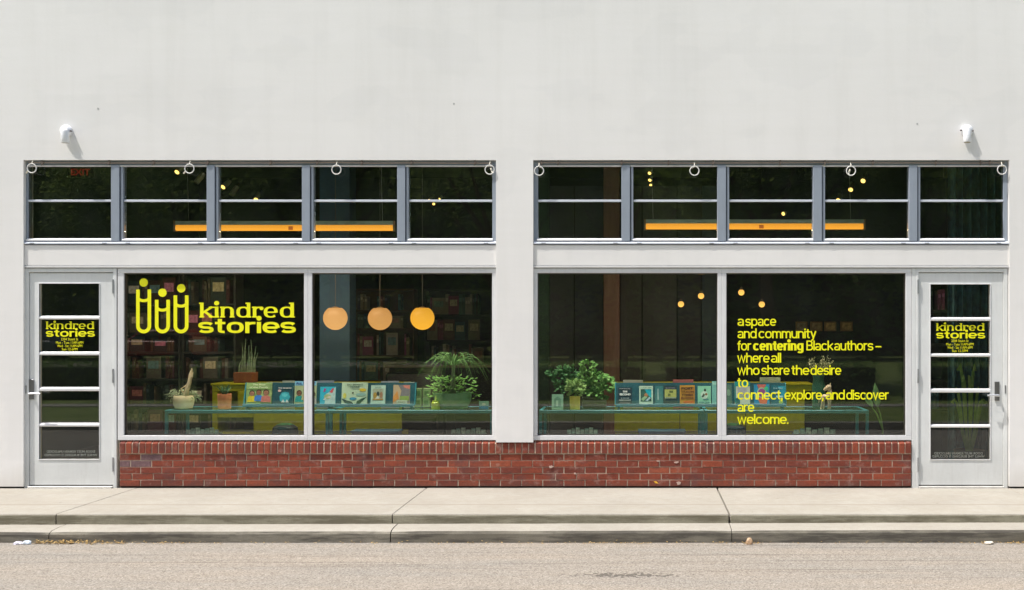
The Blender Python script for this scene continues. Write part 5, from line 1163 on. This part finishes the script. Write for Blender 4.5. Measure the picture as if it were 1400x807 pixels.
crumple(24.5, .09, .014, 'left of two white crumpled wrappers in the gutter', (.60, .58, .66), 1); crumple(37, .075, .020, 'right of two white crumpled wrappers, next to the brown leaves', (.66, .74, .84), 2)
crumple(1352, .085, .017, 'cream paper scrap in the gutter below the right door', (.72, .66, .55), 4, 'paper_scrap'); crumple(1024, .06, .035, 'small tan crumpled husk by the kerb joint', (.50, .33, .20), 6, 'dry_husk')
t = MB(); leafquad(t, Vector((0, 0, 0)), Vector((1, 0, -.45)), Vector((0, -1, .2)), .055, .010); o = t.build('yellow_leaf', M((.72, .40, .03), .6), loc=(X(893.5), .014, Z(658.5))); tag(o, 'single orange-yellow leaf caught on the lowest bricks', 'leaf')

# ================================================================ ACROSS THE STREET (seen in the glass)
def foliage(mb, cx, cy, cz, rx, ry, rz, n, s, rnd):
    cl = [(rnd.gauss(0, .45), rnd.gauss(0, .45), rnd.gauss(0, .4)) for _ in range(26)]
    for k in range(n):
        c = rnd.choice(cl); p = Vector((cx + rx * max(-1, min(1, c[0] + rnd.gauss(0, .17))), cy + ry * max(-1, min(1, c[1] + rnd.gauss(0, .17))), cz + rz * max(-1, min(1, c[2] + rnd.gauss(0, .17)))))
        leafquad(mb, p, Vector((rnd.uniform(-1, 1), rnd.uniform(-1, 1), rnd.uniform(-.6, .6))), Vector((rnd.uniform(-.3, .3), rnd.uniform(-.3, .3), 1)), rnd.uniform(.7, 1.4) * s, s * .42)
protos = []
for i in range(3):
    rnd = random.Random(40 + i); h = 3.0 + .3 * i
    t = empty('street_tree', (0, 0, 0), 'tree', 'tree', 'trees across the street')
    m = MB(); m.tube([(0, 0, -.1), (.05, 0, 1.2), (-.08, .05, h), (.1, 0, h + 2.5)], [.26, .2, .16, .06], 10)
    for k in range(6):
        a = k * 1.1; m.tube([(0, 0, h - .6 + k * .25), (math.cos(a) * 1.2, math.sin(a) * 1.0, h + .7 + k * .3), (math.cos(a) * 2.2, math.sin(a) * 1.9, h + 1.9 + k * .35)], [.11, .07, .03], 6)
    m.build('trunk', MBK, t, smooth=True)
    m = MB(); foliage(m, 0, 0, h + 3.1, 3.6, 3.2, 3.5, 15000, .15, rnd); m.build('crown', MTREE, t); protos.append(t)
spots = [(-20, -25), (-14.5, -24.5), (-9.8, -25), (-4.0, -21), (-.6, -24), (3.4, -19.0), (8.5, -22), (13.5, -20), (19, -24), (-26, -22), (25, -23)]
for i, (x, y) in enumerate(spots):
    p = protos[i % 3]; lbl = 'broad leafy tree across the street, mirrored in the shop glass, number %s from the left' % ['two', 'three', 'four', 'five', 'six', 'seven', 'eight', 'nine', 'ten', 'one', 'eleven'][i]
    if i < 3: p.location = (x, y, -.07); p['label'] = lbl; o = p
    else: o = copy_thing(p, (x, y, -.07), lbl)
    o.rotation_euler = (0, 0, i * 1.3); s = .92 + .1 * (i * 7 % 4) / 3; o.scale = (s, s, s * 1.05)
bt = empty('sky_block_building', (0, -58, -.07), 'long dark brick building added behind the trees to block the sky', 'building')  # added building that blocks bright sky gaps in the glass reflections
MB().box(-85, 85, -6, 6, 0, 13).build('wall', M((.13, .08, .06), .9, var=.25, scale=.6), bt); MB().box(-85.3, 85.3, -6.3, 6.3, 13.002, 13.4).build('roof', M((.12, .12, .12), .9), bt)
wm = MB().box(-1.3, 1.3, 0, .12, 0, 2.1).mesh('window', M((.05, .07, .09), .25))
for k in range(28):
    for zz in (2.2, 7.4):
        o = bpy.data.objects.new('window', wm); col.objects.link(o); o.parent = bt; o.location = (-78 + k * 5.8, 6.0, zz)
struct(MB().box(-34, -8, -41.0, -33.5, -.2, -.05), 'parking_lot', MA)
def parked_car(x, y, c, label, tall):
    t = empty('parked_car', (x, y, -.05), label, 'car', 'cars parked across the street'); H = .25 * tall
    prof = [(-2.2, .35), (-2.25, .75), (-2.1, .95 + H * .3), (-1.3, 1.0 + H * .3), (1.9, 1.0 + H * .3), (2.15, .9 + H * .3), (2.22, .4)]
    def side(pf, y0, y1, nm, mt, bev=.05):
        mb = MB(); n = len(pf); vs = [(p[0], y0, p[1]) for p in pf] + [(p[0], y1, p[1]) for p in pf]
        mb.add(vs, [tuple(range(n)), tuple(range(2 * n - 1, n - 1, -1))] + [((i + 1) % n, i, n + i, n + (i + 1) % n) for i in range(n)]); o = mb.build(nm, mt, t, bev)
        bm = bmesh.new(); bm.from_mesh(o.data); bmesh.ops.recalc_face_normals(bm, faces=bm.faces[:]); bm.to_mesh(o.data); bm.free(); return o
    pm = M(c, .25, spec=.6); gm = M((.02, .03, .035), .1)
    side(prof, -.88, .88, 'body', pm, .06)
    z0 = 1.0 + H * .3; z1 = 1.45 + H
    side([(-1.1, z0 + .002), (-.5, z1), (1.3, z1 + .02), (1.85, z0 + .002)], -.74, .74, 'cabin', pm, .05)
    for s in (-1, 1):
        for a, b in (((-.92, -.46), (.25, .25)), ((.33, .33), (1.62, 1.28))):
            mb = MB(); pf = [(a[0], z0 + .05), (a[1], z1 - .08), (b[1], z1 - .08), (b[0], z0 + .05)]; mb.add([(p[0], s * .742, p[1]) for p in pf] + [(p[0], s * .752, p[1]) for p in pf], [(0, 1, 2, 3), (7, 6, 5, 4), (0, 4, 5, 1), (1, 5, 6, 2), (2, 6, 7, 3), (3, 7, 4, 0)]); mb.build('side_window', gm, t)
        for wx in (-1.4, 1.4):
            mb = MB(); mb.lathe([(.2, s * .90), (.33, s * .91), (.35, s * .86), (.35, s * .68)], (wx, 0, .35), 22, 'y'); w_ = mb.build('wheel', M((.02, .02, .02), .8), t, smooth=True); mb = MB(); mb.lathe([(.04, s * .925), (.2, s * .905), (.2, s * .88)], (wx, 0, .35), 14, 'y'); mb.build('rim', M((.5, .5, .52), .3, .8), w_)
    for yy in (-.65, .65): MB().box(-2.27, -2.2, yy - .15, yy + .15, .62, .75).build('headlight', M((.8, .8, .78), .2), t); MB().box(2.19, 2.25, yy - .12, yy + .12, .65, .82).build('tail_light', M((.4, .02, .02), .3), t)
    MB().box(-2.29, -2.22, -.8, .8, .36, .52).build('bumper', M((.05, .05, .05), .6), t)
parked_car(-20.6, -37.2, (.35, .03, .02), 'red low car in the lot across the street, mirrored at the left door', 0)
parked_car(-27.0, -37.6, (.06, .08, .11), 'dark blue car in the lot across the street, farthest left', 0)
rnd = random.Random(77); m = MB()
for k in range(40000):
    x = rnd.uniform(-60, 60); z = rnd.random() ** .8 * 9.5; leafquad(m, Vector((x, -44 + rnd.uniform(-2.5, 2.5) , z)), Vector((rnd.uniform(-1, 1), rnd.uniform(-1, 1), rnd.uniform(-.6, .6))), Vector((0, .4, 1)), rnd.uniform(.35, .8), .2)
tag(m.build('backdrop_wood', MTREE), 'dense belt of trees added far across the street to cover sky gaps', 'woodland', kind='stuff')  # backdrop trees added to cover low sky gaps in the reflections
hp = None
for i, (x, y, sx) in enumerate(((-17.5, -14.2, 1.0), (-12.6, -14.4, .9), (-7.4, -14.2, 1.1), (-2.2, -14.3, 1.0), (2.9, -14.2, 1.05), (8.2, -14.3, 1.0), (13.4, -14.2, 1.0))):
    lbl = 'low clipped hedge across the street, %s in its row' % ['first', 'second', 'third', 'fourth', 'fifth', 'sixth', 'seventh'][i]
    if hp is None:
        hp = empty('clipped_hedge', (x, y, -.07), lbl, 'hedge', 'hedges across the street'); mm = MB(); r2 = random.Random(9)
        for k in range(5200):
            px_, py_, pz_ = r2.uniform(-2.3, 2.3), r2.uniform(-.5, .5), r2.uniform(.05, .85)
            leafquad(mm, Vector((px_, py_, pz_)), Vector((r2.uniform(-1, 1), r2.uniform(-1, 1), r2.uniform(-.3, 1))), Vector((.1, .3, 1)), r2.uniform(.05, .10), .028)
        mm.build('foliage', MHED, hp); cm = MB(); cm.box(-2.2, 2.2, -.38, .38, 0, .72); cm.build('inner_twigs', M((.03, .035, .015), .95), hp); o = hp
    else: o = copy_thing(hp, (x, y, -.07), lbl)
    o.scale = (sx, 1, 1)
print('bricks', nb, 'shelf books', SHELF_N[0])
